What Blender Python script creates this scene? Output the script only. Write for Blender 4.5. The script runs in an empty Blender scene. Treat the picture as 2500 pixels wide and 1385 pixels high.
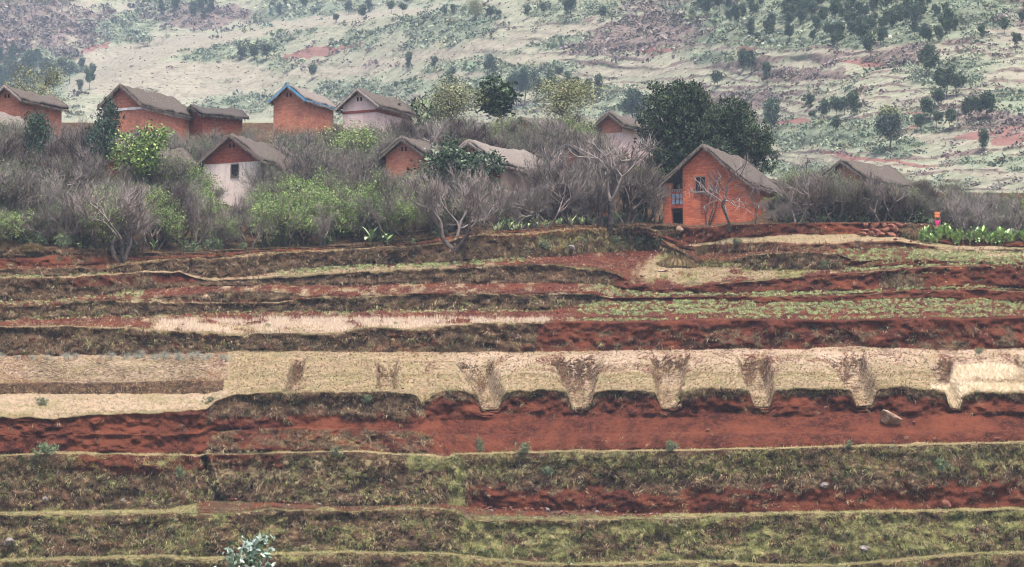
import bpy, math, random
import numpy as np
from mathutils import Matrix, Vector
rad = math.radians
sc = bpy.context.scene
COL = sc.collection

# ------------------------------------------------------------------ camera
F = 7893.0; HV = 1400.0; ZC = 8.0
TH = math.atan((HV - 692.5) / F); CT, ST = math.cos(TH), math.sin(TH)
cam = bpy.data.objects.new("camera", bpy.data.cameras.new("camera")); COL.objects.link(cam)
cam.location = (0, 0, ZC); cam.rotation_euler = (rad(90) + TH, 0, 0)
cam.data.sensor_width = 36.0; cam.data.lens = F * 36.0 / 2500.0
cam.data.clip_start = 1.0; cam.data.clip_end = 4000.0
sc.camera = cam

# ------------------------------------------------------------------ light
SUN_EL, SUN_AZ = 68.0, 158.0
world = bpy.data.worlds.new("World"); sc.world = world; world.use_nodes = True
wn = world.node_tree.nodes; wl = world.node_tree.links
bg = wn["Background"]; sky = wn.new("ShaderNodeTexSky"); sky.sky_type = 'NISHITA'
sky.sun_disc = False; sky.sun_elevation = rad(SUN_EL); sky.sun_rotation = rad(SUN_AZ)
sky.air_density = 1.0; sky.dust_density = 5.0; sky.ozone_density = 1.0
wl.new(sky.outputs[0], bg.inputs[0]); bg.inputs[1].default_value = 0.08
sl = bpy.data.lights.new("sun", 'SUN'); sl.energy = 1.5; sl.angle = rad(10); sl.color = (1.0, 0.93, 0.83)
so = bpy.data.objects.new("sun", sl); COL.objects.link(so)
az = rad(SUN_AZ)
sdir = Vector((math.sin(az) * math.cos(rad(SUN_EL)), math.cos(az) * math.cos(rad(SUN_EL)), math.sin(rad(SUN_EL))))
so.rotation_euler = sdir.to_track_quat('Z', 'Y').to_euler(); so.location = (0, 0, 200)
sc.view_settings.view_transform = 'Standard'; sc.view_settings.look = 'None'
sc.view_settings.exposure = 2.02; sc.view_settings.gamma = 1.0
sc.cycles.max_bounces = 5; sc.cycles.diffuse_bounces = 3; sc.cycles.volume_bounces = 0
sc.cycles.transparent_max_bounces = 8
sc.cycles.use_denoising = True; sc.cycles.denoising_prefilter = 'ACCURATE'; sc.cycles.filter_width = 1.05; sc.cycles.denoising_input_passes = 'RGB_ALBEDO_NORMAL'

# ------------------------------------------------------------------ helpers
def tag(o, label=None, cat=None, group=None, kind=None):
    if label: o["label"] = label
    if cat: o["category"] = cat
    if group: o["group"] = group
    if kind: o["kind"] = kind
    return o

def hsh(ix, iy, iz, seed):
    h = (ix.astype(np.int64) * 374761393 + iy.astype(np.int64) * 668265263 + iz.astype(np.int64) * 2147483647 + seed * 974634777) & 0xFFFFFFFF
    h = ((h ^ (h >> 13)) * 1274126177) & 0xFFFFFFFF
    h = h ^ (h >> 16)
    return (h & 0xFFFFFF) / float(0xFFFFFF)

def vnoise(x, y, z=None, seed=0):
    x = np.asarray(x, float); y = np.asarray(y, float)
    z = np.zeros_like(x) if z is None else np.asarray(z, float)
    x, y, z = np.broadcast_arrays(x, y, z)
    fx, fy, fz = np.floor(x), np.floor(y), np.floor(z)
    tx, ty, tz = x - fx, y - fy, z - fz
    tx = tx * tx * (3 - 2 * tx); ty = ty * ty * (3 - 2 * ty); tz = tz * tz * (3 - 2 * tz)
    r = 0
    for i in (0, 1):
        wx = tx if i else 1 - tx
        for j in (0, 1):
            wy = ty if j else 1 - ty
            for k in (0, 1):
                wz = tz if k else 1 - tz
                r = r + wx * wy * wz * hsh(fx + i, fy + j, fz + k, seed)
    return r

def fbm(x, y, z=None, seed=0, o=4):
    a, s, t = 1.0, 0.0, 0.0
    for i in range(o):
        s = s + a * vnoise(x * 2 ** i, y * 2 ** i, None if z is None else z * 2 ** i, seed + i * 17); t += a; a *= 0.5
    return s / t

def sstep(a, b, x):
    t = np.clip((x - a) / (b - a), 0, 1); return t * t * (3 - 2 * t)

def rr(u, v):
    b = (692.5 - v) / F
    return (ST + b * CT) / (CT - b * ST)

def P(u, v, Y):
    b = (692.5 - v) / F; dy = CT - b * ST
    return np.stack([(u - 1250.0) / F / dy * Y, Y + 0 * u, ZC + (ST + b * CT) / dy * Y], -1)

def pix(x, y, z):
    z = z - ZC; d = y * CT + z * ST; q = -y * ST + z * CT
    return 1250 + F * x / d, 692.5 - F * q / d

def mesh_np(name, verts, faces, mat=None, smooth=False, cols=None, cname="tint", face_mat=None, mats=None, parent=None, link=True):
    """faces: (n,3) or (n,4) int array"""
    verts = np.asarray(verts, np.float32); faces = np.asarray(faces, np.int32)
    me = bpy.data.meshes.new(name); n, k = faces.shape
    me.vertices.add(len(verts)); me.vertices.foreach_set("co", verts.ravel())
    me.loops.add(n * k); me.loops.foreach_set("vertex_index", faces.ravel())
    me.polygons.add(n); me.polygons.foreach_set("loop_start", np.arange(n, dtype=np.int32) * k)
    try: me.polygons.foreach_set("loop_total", np.full(n, k, np.int32))
    except Exception: pass
    if smooth: me.polygons.foreach_set("use_smooth", np.ones(n, bool))
    if mats:
        for m in mats: me.materials.append(m)
        me.polygons.foreach_set("material_index", np.asarray(face_mat, np.int32))
    elif mat: me.materials.append(mat)
    me.update(calc_edges=True)
    if cols is not None:
        for cn, c in (cols.items() if isinstance(cols, dict) else ((cname, cols),)):
            c = np.asarray(c, np.float32)
            if c.shape[1] == 3: c = np.concatenate([c, np.ones((len(c), 1), np.float32)], 1)
            a = me.color_attributes.new(cn, 'FLOAT_COLOR', 'POINT'); a.data.foreach_set("color", c.ravel())
    if not link: return me
    o = bpy.data.objects.new(name, me); COL.objects.link(o)
    if parent is not None: o.parent = parent
    return o

# ------------------------------------------------------------------ node material helper
class NM:
    def __init__(s, name, rough=0.9, spec=0.15):
        s.m = bpy.data.materials.new(name); s.m.use_nodes = True
        s.N = s.m.node_tree.nodes; s.L = s.m.node_tree.links; s.b = s.N["Principled BSDF"]
        s.b.inputs["Roughness"].default_value = rough; s.b.inputs["Specular IOR Level"].default_value = spec
    def val(s, sock, v):
        if isinstance(v, bpy.types.NodeSocket): s.L.new(v, sock)
        else: sock.default_value = v
    def coord(s, kind="Object"): return s.N.new("ShaderNodeTexCoord").outputs[kind]
    def attr(s, n, ch="Color"):
        a = s.N.new("ShaderNodeAttribute"); a.attribute_name = n; return a.outputs[ch]
    def sep(s, c):
        a = s.N.new("ShaderNodeSeparateColor"); s.L.new(c, a.inputs[0]); return a.outputs
    def noise(s, scale, detail=4, rough=0.6, vec=None, dist=0.0):
        n = s.N.new("ShaderNodeTexNoise"); n.inputs["Scale"].default_value = scale; n.inputs["Detail"].default_value = detail
        n.inputs["Roughness"].default_value = rough; n.inputs["Distortion"].default_value = dist
        s.L.new(vec if vec is not None else s.coord(), n.inputs["Vector"]); return n.outputs["Fac"]
    def scale(s, vec, sx, sy, sz):
        m = s.N.new("ShaderNodeMapping"); m.inputs["Scale"].default_value = (sx, sy, sz); s.L.new(vec, m.inputs[0]); return m.outputs[0]
    def math(s, op, a, b=0.0, c=0.0, clamp=False):
        m = s.N.new("ShaderNodeMath"); m.operation = op; m.use_clamp = clamp
        s.val(m.inputs[0], a); s.val(m.inputs[1], b); s.val(m.inputs[2], c); return m.outputs[0]
    def rng(s, x, a, b, lo=0.0, hi=1.0):
        m = s.N.new("ShaderNodeMapRange"); m.interpolation_type = 'SMOOTHSTEP'; s.val(m.inputs[0], x)
        for i, q in enumerate((a, b, lo, hi)): s.val(m.inputs[i + 1], q)
        return m.outputs[0]
    def mix(s, f, a, b, blend='MIX'):
        m = s.N.new("ShaderNodeMix"); m.data_type = 'RGBA'; m.blend_type = blend
        s.val(m.inputs[0], f)
        for i, q in ((6, a), (7, b)): s.val(m.inputs[i], q if isinstance(q, bpy.types.NodeSocket) else (*q, 1.0))
        return m.outputs[2]
    def bump(s, h, dist=0.05, strength=0.6):
        b = s.N.new("ShaderNodeBump"); b.inputs["Distance"].default_value = dist; b.inputs["Strength"].default_value = strength
        s.L.new(h, b.inputs["Height"]); s.L.new(b.outputs[0], s.b.inputs["Normal"])
    def out(s, c): s.val(s.b.inputs["Base Color"], c if isinstance(c, bpy.types.NodeSocket) else (*c, 1.0)); return s.m

def leaf_mat(name, rough=0.7, spec=0.25, transl=0.0, attr="tint"):
    m = NM(name, rough, spec)
    n = m.noise(0.9, 3); c = m.mix(m.rng(n, 0.3, 0.7, 0.0, 0.35), m.attr(attr), (0.0, 0.0, 0.0), 'MIX')
    m.out(m.attr(attr)); return m.m
# ------------------------------------------------------------------ the terraced slope
U0, U1, DU = -420, 2920, 4
US = np.arange(U0, U1 + 1, DU, dtype=float); NU = len(US)
def crv(*pts, amp=1.2, seed=1):
    xs = np.array(pts[0::2], float); ys = np.array(pts[1::2], float)
    return np.interp(US, xs, ys) + (fbm(US / 34.0, US * 0 + seed * 9.7, seed=seed, o=4) - 0.5) * 2 * amp * 2.2

L0 = crv(0,1371,170,1365,400,1362,500,1367,660,1355,850,1351,1080,1354,1180,1366,1300,1379,1500,1380,1650,1374,1790,1373,1815,1382,2000,1384,2100,1378,2270,1362,2344,1355,2500,1351, seed=2)
L1 = crv(0,1257,227,1257,397,1253,510,1255,600,1251,652,1243,794,1246,850,1250,964,1242,1077,1241,1125,1248,1140,1268,1180,1272,1250,1271,1431,1269,1520,1268,1613,1265,1760,1261,1959,1254,2157,1251,2327,1249,2500,1245, seed=4)
B1 = crv(0,1250,400,1245,500,1226,560,1224,660,1226,800,1236,1080,1230,1130,1236,1180,1242,1300,1246,1500,1250,1620,1255,1800,1253,2157,1246,2500,1240, seed=5)
L2 = crv(0,1113,130,1107,272,1110,488,1113,510,1110,709,1107,850,1103,964,1110,1049,1113,1090,1119,1110,1110,1250,1107,1420,1103,1613,1102,1817,1098,1930,1096,2100,1090,2327,1085,2500,1082, seed=6)
ML = crv(0,1062,480,1062,505,1056,520,1049,700,1047,900,1050,1000,1052,1045,1058,1100,1060,2500,1050, seed=7)
MB = crv(0,1061,480,1060,520,1045,700,1044,1000,1048,1045,1030,1070,1026,1250,1022,1400,1020,2000,1016,2500,1014, seed=8)
L3 = crv(0,1020,70,1018,130,1024,180,1018,290,1008,350,1010,430,1004,505,998,530,978,567,966,652,957,737,955,820,959,907,956,1000,960,1018,968,1032,990,1042,972,1077,951,1130,953,1180,958,1250,952,1363,951,1562,951,1732,946,1959,948,2214,943,2300,950,2355,960,2420,956,2500,962, seed=9, amp=2.4)
NF = crv(0,966,100,962,300,964,500,962,540,954,600,935,2500,930, seed=10)
OL = crv(0,938,150,934,200,937,300,935,430,930,540,933,600,925,2500,915, seed=11)
B3 = crv(0,868,300,867,500,864,560,860,600,855,700,858,900,860,1100,860,1250,860,1450,857,1700,854,1800,852,1960,855,1990,850,2100,846,2230,852,2330,856,2500,850, seed=12)
L4 = crv(0,800,154,797,230,801,333,803,384,808,512,812,576,820,594,822,620,815,774,817,832,813,863,804,927,799,1004,807,1106,794,1209,788,1291,791,1355,788,1496,788,1624,786,1726,782,1880,782,2039,785,2167,781,2372,781,2500,776, seed=13, amp=1.0)
B4 = crv(0,783,128,778,256,771,384,771,538,762,671,762,876,761,953,757,1132,758,1317,757,1419,747,1470,740,1624,737,1760,735,1880,741,2039,739,2193,732,2295,731,2398,732,2500,742, seed=14)
L5 = crv(0,749,141,749,179,739,256,734,333,735,435,739,560,739,671,738,748,729,876,724,978,719,1260,719,1445,719,1483,729,1624,728,1752,725,1880,725,1962,726,2090,720,2244,709,2398,708,2500,712, seed=15)
Q1 = crv(0,746,141,745,256,729,333,729,400,733,435,735,560,736,671,735,710,731,748,725,876,721,1260,716,1445,716,1483,725,1624,724,1752,721,1880,722,2090,716,2244,706,2398,705,2500,709, seed=15)
Q2 = crv(0,745,141,744,256,728,333,728,380,729,435,722,540,715,640,711,700,713,735,721,748,724,876,720,1260,715,1445,715,1483,724,1624,723,1752,720,1880,721,2090,715,2244,705,2398,704,2500,708, seed=15)
B5 = crv(0,737,131,731,250,722,310,711,461,700,640,697,774,698,876,696,1004,693,1260,692,1342,691,1440,691,1510,703,1560,715,1624,718,1752,718,1880,714,2090,712,2244,703,2372,701,2436,706,2500,707, seed=16)
L6 = crv(0,680,77,678,179,678,256,670,384,666,440,667,474,678,500,684,640,682,774,673,876,665,1004,659,1132,655,1209,650,1342,645,1380,650,1419,657,1470,661,1510,673,1550,694,1590,706,1624,704,1752,694,1880,684,1988,674,2090,666,2218,655,2372,649,2500,648, seed=17)
B6 = crv(0,674,100,674,180,673,256,667,384,664,435,664,470,674,512,677,600,676,658,665,774,656,876,651,1004,648,1132,640,1260,633,1368,626,1496,615,1600,609,1640,620,1700,652,1778,652,1803,656,1880,662,1988,661,2039,660,2090,657,2244,649,2372,646,2500,645, seed=18)
L7 = crv(0,657,100,656,205,654,240,658,270,656,300,648,358,642,435,634,538,632,620,622,700,617,774,615,876,607,1004,602,1090,594,1120,582,1150,577,1183,575,1260,574,1368,563,1419,559,1500,560,1573,572,1620,590,1665,615,1700,638,1778,640,1829,625,1880,618,1962,616,2039,618,2065,628,2090,638,2244,634,2372,641,2500,642, seed=19, amp=1.0)
B7 = crv(0,652,250,648,285,644,358,638,435,630,538,628,620,618,774,611,876,603,1004,599,1090,590,1120,578,1183,571,1260,570,1368,559,1500,556,1573,568,1620,586,1665,608,1720,618,1860,615,2039,612,2200,609,2260,612,2330,618,2500,620, seed=20)
L7b = crv(0,634,100,630,179,624,256,628,300,634,358,635,435,628,538,626,620,616,774,609,876,601,1004,597,1090,588,1120,576,1183,569,1260,568,1368,557,1500,553,1573,564,1620,580,1665,597,1690,602,1752,598,1860,594,1988,599,2116,591,2193,590,2270,603,2360,612,2500,610, seed=21)
B8 = crv(0,629,130,625,256,624,300,630,435,624,620,613,774,607,876,599,1004,595,1120,574,1260,566,1368,555,1500,550,1573,560,1620,575,1665,590,1690,596,1739,593,1778,583,1880,578,1962,573,2065,573,2167,578,2244,586,2330,600,2500,603, seed=22)
L8 = crv(0,608,120,606,240,610,300,620,435,618,620,609,774,604,876,596,1004,592,1120,571,1260,563,1368,553,1573,548,1650,549,1690,556,1726,555,1778,550,1880,547,1988,546,2167,545,2270,551,2300,570,2330,586,2500,592, seed=23, amp=1.0)
VE = crv(0,300,700,300,1000,310,1400,345,1700,400,1950,452,2200,468,2500,472, amp=0.4, seed=24)
BOT = np.full(NU, 1500.0)

YD = np.interp(US, [0, 1450, 1560, 2300, 2500], [3, 3, 9, 9, 5])
# (upper curve, slope, rows, kind)
SEG = [
 (L0, 3.2, 38, 'r'), (L0 - 6, .05, 3, 't'), (L1, 3.0, 40, 'r'), (B1, .10, 4, 't'), (L2, 3.6, 46, 'r'), (L2 - 4, .12, 3, 't'),
 (ML, 0.9, 20, 'r'), (MB, .5, 12, 't'), (L3, 4.0, 26, 'r'), (NF, .22, 20, 'b'), (OL, .26, 12, 'b'), (B3, .21, 26, 'b'),
 (L4, 4.0, 26, 'r'), (B4, .19, 16, 't'), (L5, 3.6, 14, 'r'), (Q1, .25, 3, 't'), (Q2, 2.5, 6, 'r'), (B5, .20, 9, 't'),
 (L6, 3.2, 18, 'r'), (B6, .2, 6, 't'), (L7, 3.2, 18, 'r'), (B7, .22, 7, 't'), (L7b, 1.8, 8, 'r'), (B8, .24, 4, 't'), (L8, 3.0, 12, 'r'), (L8 - YD, .127, 8, 't'), (VE, .30, 60, 'v')]
slopes = {}
def per_u(*p): return np.interp(US, p[0::2], p[1::2])
SL = [np.full(NU, s[1]) for s in SEG]
SL[6] = per_u(0, 6.0, 495, 6.0, 515, 1.0, 1040, .9, 1060, .75, 2500, .75)
SL[7] = per_u(0, 6.0, 495, 6.0, 515, .25, 1030, .3, 1050, .75, 2500, .75)
SL[8] = per_u(0, 6.0, 495, 6.0, 515, 3.6, 1030, 3.6, 1060, 4.5, 2500, 4.5)
SL[10] = per_u(0, 1.6, 530, 1.6, 570, .22, 2500, .22)
V, Yg, TT, SG = [BOT], [np.full(NU, 218.0)], [0.0], [0]
base = BOT.copy(); Yc = Yg[0].copy()
for k, (cu, s_, n, kd) in enumerate(SEG):
    cu = np.minimum(cu, base - 0.4); s = np.maximum(SL[k], rr(US, cu) + 0.03)
    r1 = rr(US, base)
    for i in range(1, n + 1):
        v = base + (cu - base) * i / n
        if i == 1: vp, Yp = base, Yc
        sl = np.maximum(s * (1.7 - 1.35 * (i / n) ** 1.5), rr(US, cu) + .05) if (kd == 'r' and s.max() > 1.5) else s
        Yp = Yp * (sl - rr(US, vp)) / (sl - rr(US, v)); vp = v
        V.append(v); Yg.append(Yp); TT.append(i / n); SG.append(k)
    Yc = Yg[-1].copy(); base = cu.copy()
    # soften depth differences between neighbouring columns, spread over the rows of this segment
    sg_ = 16 if kd in 'tbv' else 7; kk = np.exp(-.5 * (np.arange(-3 * sg_, 3 * sg_ + 1) / sg_) ** 2); kk /= kk.sum()
    ys = np.convolve(np.pad(Yc, 3 * sg_, mode='edge'), kk, 'valid'); ratio = ys / Yc
    for i in range(1, n + 1): Yg[-n - 1 + i] = Yg[-n - 1 + i] * (1 + (ratio - 1) * i / n)
    Yc = Yg[-1].copy()
V = np.array(V); Yg = np.array(Yg); TT = np.array(TT); SG = np.array(SG)
UU = np.broadcast_to(US, V.shape)
PT = P(UU, V, Yg)                                 # (rows, cols, 3)
print("Y at lips", [int(Yg[np.where(SG == k)[0][-1], NU // 2]) for k in range(len(SEG))], Yg[-1].min(), Yg[-1].max())
def col_i(u): return min(max((u - U0) / DU, 0), NU - 1.001)
def at(u, v, clearance=0.0):
    c = col_i(u); i = int(c); f = c - i
    ya = np.interp(-v, -V[:, i], Yg[:, i]); yb = np.interp(-v, -V[:, i + 1], Yg[:, i + 1])
    p = P(np.array(float(u)), np.array(float(v)), np.array(ya * (1 - f) + yb * f)); return Vector(p)
def zat(u, Y):
    i = int(col_i(u)); return float(np.interp(Y, Yg[:, i], PT[:, i, 2]))
def behind(u, Y):
    """point on the ground in image column u at distance Y"""
    z = zat(u, Y); b = (z - ZC) / Y
    x = (u - 1250.0) / F * Y * math.sqrt(1 + b * b); return Vector((x, Y, z))

# ---- gullies between the raised beds
D = PT.copy()
GUL = [(708, 18, 733, 15, 0, .9), (945, 21, 943, 27, 0, .8), (1197, 33, 1150, 50, 1, 1), (1417, 31, 1404, 66, 1, 1), (1632, 30, 1636, 46, 1, 1),
       (1860, 30, 1834, 44, 1, 1), (2110, 32, 2056, 50, 1, 1), (2331, 22, 2282, 34, 1, .9), (2560, 26, 2500, 36, 1, 1), (2780, 26, 2720, 36, 1, 1)]
gt = np.zeros(V.shape)      # 0 at the front lip of the beds, 1 at their back
bed = (SG >= 9) & (SG <= 11)
lipv = V[np.where(SG == 8)[0][-1]]; bakv = V[np.where(SG == 11)[0][-1]]
gt = np.clip((lipv - V) / (lipv - bakv), 0, 1)
gm = np.zeros(V.shape)
for (uf, wf, ub, wb, front, dep) in GUL:
    uc = uf + (ub - uf) * gt; w = wf + (wb - wf) * gt
    ra_ = np.abs(UU - uc) / (w * (1 + .22 * (fbm(V / 9, V * 0 + uf, seed=3, o=2) - .5))); prof = .86 * (1 - sstep(0.55, 1.15, ra_)) + .14 * (1 - sstep(.7, 2.6, ra_))
    end = 1 - sstep(0.84, 0.9, gt)
    if front: q = prof * end * (1.32 + .75 * np.sin(np.pi * np.clip(gt, 0, 1)) - 0.35 * gt) * dep
    else: q = prof * end * sstep(0.02, 0.12, gt) * 1.9 * dep
    gm = np.maximum(gm, q)
rq = np.where(SG == 8)[0]; below = np.zeros(V.shape)
dz = np.where(bed[:, None], gm, 0)
for j in rq: dz[j] = gm[rq[-1]] * (TT[j] ** 1.3)
# rounded shoulders of the beds towards the front
D[..., 2] -= dz
# the crack in the bank
rk = np.where(SG == 4)[0]
for j in rk:
    uc = np.interp(V[j], [1112, 1150, 1190, 1216, 1240], [494, 506, 520, 536, 548]); w = np.interp(V[j], [1110, 1200, 1222], [8, 12, 24])
    D[j, :, 1] += 1.8 * (1 - sstep(.5, 1.2, np.abs(US - uc) / w)) * (1 - sstep(1217, 1226, V[j]))
# ---- irregular relief
vh_ = np.zeros(V.shape)
for k_ in range(len(SEG)):
    r_ = np.where(SG == k_)[0]; vh_[r_] = (V[r_[0]] - V[r_[-1]])[None]
riser = np.array([SEG[k][3] == 'r' for k in SG])[:, None] * np.ones_like(V)
edge = np.clip(np.minimum(TT, 1 - TT) * 6, 0, 1)[:, None] * .85 + .15
n1 = fbm(PT[..., 0] / 2.6, PT[..., 2] / 1.3, PT[..., 1] / 2.6, seed=31, o=3) - .5
n2 = fbm(PT[..., 0] / .55, PT[..., 2] / .4, PT[..., 1] / .7, seed=37, o=3) - .5
smooth = np.where((SG[:, None] == 6) & (UU > 1060) | (SG[:, None] == 7) & (UU > 1060), .35, 1.0)
D[..., 1] += riser * (1 - (SG[:, None] == 6) * (UU > 1040)) * .22 * np.sin(np.pi * np.clip(TT, 0, 1) ** 1.6)[:, None] * np.clip(vh_ / 45, 0, 1)
D[..., 1] += riser * edge * (n1 * 1.7 + n2 * 1.0) * smooth
D[..., 2] += (n1 * .28 + n2 * .3) * edge * smooth * np.where(riser > 0, .6, 1.0)
lipn = (fbm(US / 14, US * 0, seed=5, o=3) - .5)
# ---- what grows where (cover weights; those in the gullies also paint shade)
T = TT[:, None] * np.ones_like(V); S = SG[:, None] * np.ones_like(V)
m1 = fbm(UU / 60, V / 24, seed=51, o=4); m2 = fbm(UU / 24, V / 12, seed=57, o=4); m3 = fbm(UU / 150, V / 60, seed=61, o=3)
straw = np.zeros_like(V); green = np.zeros_like(V); tang = np.zeros_like(V); pale = np.zeros_like(V)
def seg(*k): return np.isin(S, k)
def box(u0, u1, v0, v1, s=12): return sstep(u0 - s, u0 + s, UU) * (1 - sstep(u1 - s, u1 + s, UU)) * sstep(v0 - s / 2, v0 + s / 2, V) * (1 - sstep(v1 - s / 2, v1 + s / 2, V))
def ell(u, v, a, b, soft=.35): return 1 - sstep(1 - soft, 1 + soft, np.sqrt(((UU - u) / a) ** 2 + ((V - v) / b) ** 2))
k = seg(0, 1, 2, 3); green = np.where(k, .22 + 1.0 * (m1 - .36), green); tang = np.where(k, .85, tang)
green = np.where(seg(2) & (UU > 1130), green + .16, green); straw = np.where(k, .10 + .8 * (m2 - .4), straw)
for q in (0, 2): green = np.where(seg(q) & (T > .95), .5, green)
green = np.where(seg(1, 3), .9, green); straw = np.where(seg(1, 3), .5, straw)
soilband = box(480, 1620, 1224, 1262) * seg(3) * (V < L1 - 3); straw *= 1 - soilband; green *= 1 - soilband * .8; tang = tang * (1 - soilband) + soilband * m2 * .9
k = seg(4)
tang = np.where(k, np.where(UU < 1090, .85 - sstep(.55, .75, T) * .6 * box(180, 700, 1090, 1175, 30), .95 * sstep(.25, .5, T + (m2 - .5) * .5)), tang)
green = np.where(k, np.where(UU < 1090, .25 + (m1 - .5), .42 * sstep(.4, .7, T) + (m1 - .5) * .5), green)
green = np.maximum(green, .8 * box(990, 1120, 1105, 1150) * k); green = np.maximum(green, .75 * box(1090, 1135, 1120, 1240) * k); tang = np.maximum(tang, .8 * box(1040, 1140, 1105, 1240) * k)
straw = np.where(k, .12 + (m2 - .45) + .3 * box(520, 1000, 1120, 1170, 20), straw)
k = seg(5); green = np.where(k, .7, green); straw = np.where(k, .6, straw); tang = np.where(k, .5, tang)
k = seg(6) & (UU > 505) & (UU < 1060); tang = np.where(k, .35 + (m2 - .4) * 1.3, tang); green = np.where(k, (m1 - .35), green); straw = np.where(k, (m2 - .4) * .8, straw)
k = seg(8) & (UU > 505) & (UU < 1035); tang = np.where(k, sstep(.2, .5, T + (m2 - .5) * .5), tang); straw = np.where(k, .35 * sstep(.8, 1, T) + (m2 - .5), straw)
k = seg(8) & (UU >= 1035); tang = np.where(k, sstep(.62, .8, T + (m2 - .5) * .6) * .9, tang); straw = np.where(k, sstep(.9, .99, T) * .8, straw); green = np.where(k, sstep(.6, .9, T) * .25, green)
k = seg(8) & (UU < 505); tang = np.where(k, sstep(.9, .97, T) * .6, tang); straw = np.where(k, sstep(.95, 1, T) * .8, straw)
# beds
k = seg(9, 10, 11)
red = sstep(.35, .8, gt + (m2 - .5) * 1.3) * sstep(930, 1010, UU) * .30
straw = np.where(k, .98 - red * .9 - .2 * sstep(.5, .6, m2), straw); green = np.where(k, .12 + .3 * (m2 - .3) * (1 - red), green)
pale = np.where(k, .15 + .75 * sstep(.3, .8, gt) * sstep(950, 1250, UU) + (m1 - .5) * .5, pale)
gull = sstep(.45, .85, gm) * bed[:, None]; straw = straw * (1 - gull) + gull * (.66 - .2 * sstep(.45, .65, m2) - .2 * sstep(.45, .9, gt)); pale = np.where(k, np.maximum(pale, gull * .6), pale); wall_shade = np.exp(-((gm - .5) / .28) ** 2) * bed[:, None]; tang = np.where(k, np.clip(gull * 1.0 + wall_shade * .8, 0, 1), tang); straw = straw - wall_shade * .22  # darker cover on gully floors and walls paints their shading into the colour
k = seg(9) & (UU < 560); straw = np.where(k, .9, straw); green = np.where(k, .25 + (m2 - .5) * .9, green); pale = np.where(k, .55, pale)
k = seg(10) & (UU < 545); straw = np.where(k, .25, straw); tang = np.where(k, .9, tang); green = np.where(k, .1, green)
k = seg(11) & (UU < 560); straw = np.where(k, .62 - .25 * m1, straw); pale = np.where(k, .6, pale); tang = np.where(k, .3 + .45 * box(60, 500, 880, 925, 30), tang)
wh = ell(2345, 905, 50, 22) + ell(2430, 900, 60, 26) + ell(2350, 950, 70, 14) + ell(2450, 950, 60, 10)
pale = np.where(bed[:, None], np.maximum(pale, wh * 1.6), pale); straw = np.where(bed[:, None], np.maximum(straw, wh), straw)
k = seg(12); tang = np.where(k, np.where(UU < 1310, .95 - .5 * (m2 > .62), np.clip((m2 - .38) * 2.2, 0, .75) * (T < .75)), tang); straw = np.where(k, .12 * (UU < 1310) + (m2 - .55) + .35 * sstep(.85, .95, T) * (UU < 1310), straw); green = np.where(k, (m1 - .48) * (UU < 1310), green)
k = seg(13)
st = (box(380, 640, 794, 813, 8) + box(620, 1350, 790, 815, 10)) * sstep(.34, .56, fbm(UU / 55, V / 10, seed=15, o=3)); straw = np.where(k, .25 + (m2 - .5) * 1.2 + st, straw); pale = np.where(k, st * 1.3 + .25, pale)
green = np.where(k, (m1 - .5) * .8 * (1 - st), green); tang = np.where(k, .3 * (m2 - .3), tang)
straw = np.where(k & (T < .12) & (UU < 1300), .75, straw); green = np.where(k & (UU > 1400), .2 * m2, green); straw = np.where(k & (UU > 1400), .12 * m2, straw)
k = seg(14); tang = np.where(k, np.where(UU < 1480, .9, .1), tang); straw = np.where(k, (m2 - .5) * .5 + .5 * sstep(.8, .95, T) * (UU < 1480), straw); green = np.where(k, (m1 - .4) * .7 * (UU < 1480), green)
k = seg(15, 16, 17); straw = np.where(k, np.where(UU < 1500, .3 + (m2 - .5) * 1.5, .05), straw); pale = np.where(k, .3, pale)
tang = np.where(seg(16) & (UU < 760) & (UU > 380), .9, tang)
k = seg(18); tang = np.where(k, np.where(UU < 1500, .88 - .8 * box(370, 480, 660, 690, 10) - .5 * box(160, 330, 670, 700, 15), .12 * m2), tang); straw = np.where(k, (m2 - .5) * .6 + .55 * sstep(.85, .97, T) * (UU > 470) * (UU < 1500), straw); green = np.where(k, (m1 - .5) * .5, green)
tang = np.maximum(tang, box(2150, 2255, 668, 702, 8) * (seg(18)) * 1.0)
k = seg(19); straw = np.where(k, .2 + (m2 - .5) + .55 * sstep(.0, .4, 1 - T) * (1 - sstep(1000, 1200, UU)), straw); pale = np.where(k, .3, pale)
mead = ell(1720, 668, 190, 34, .3) + ell(1960, 672, 110, 16, .3) + ell(1640, 640, 60, 28, .3)
k = seg(19, 20, 21, 22); straw = np.where(k, np.maximum(straw, mead * (.62 - .4 * (m1 > .52))), straw); green = np.where(k, np.maximum(green, mead * (.2 + .5 * (m2 > .5))), green)
k = seg(20); tang = np.where(k, np.where(UU < 256, .85, np.where(UU < 1650, .95 - .75 * sstep(.86, .93, T) * sstep(1100, 1180, UU), np.where(UU < 2060, .92, .1))), tang)
straw = np.where(k, (m2 - .55) + .4 * sstep(.88, .97, T) * ((UU < 1100) | (UU > 1700)) * (UU < 2070), straw)
k = seg(20) & (UU > 1240) & (UU < 1640); green = np.where(k, .3 + (m1 - .5), green)
k = seg(21); straw = np.where(k, np.where(UU < 260, .12 + (m2 - .5), np.where(UU < 1680, .45, .25)), straw); green = np.where(k, np.where((UU > 260) & (UU < 1100), .45, .3), green)
k = seg(22); tang = np.where(k, np.where(UU < 270, .55 * (m2 > .5), .5), tang)
k = seg(23); straw = np.where(k, np.where(UU > 1680, .85, .2), straw); green = np.where(k, np.where(UU > 1680, .35, .2), green); pale = np.where(k & (UU > 1680), .3, pale)
k = seg(24); tang = np.where(k, np.where(UU < 1660, .8, .12 + .9 * box(2200, 2300, 545, 590, 8)), tang); green = np.where(k, (m1 - .45), green)
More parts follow.
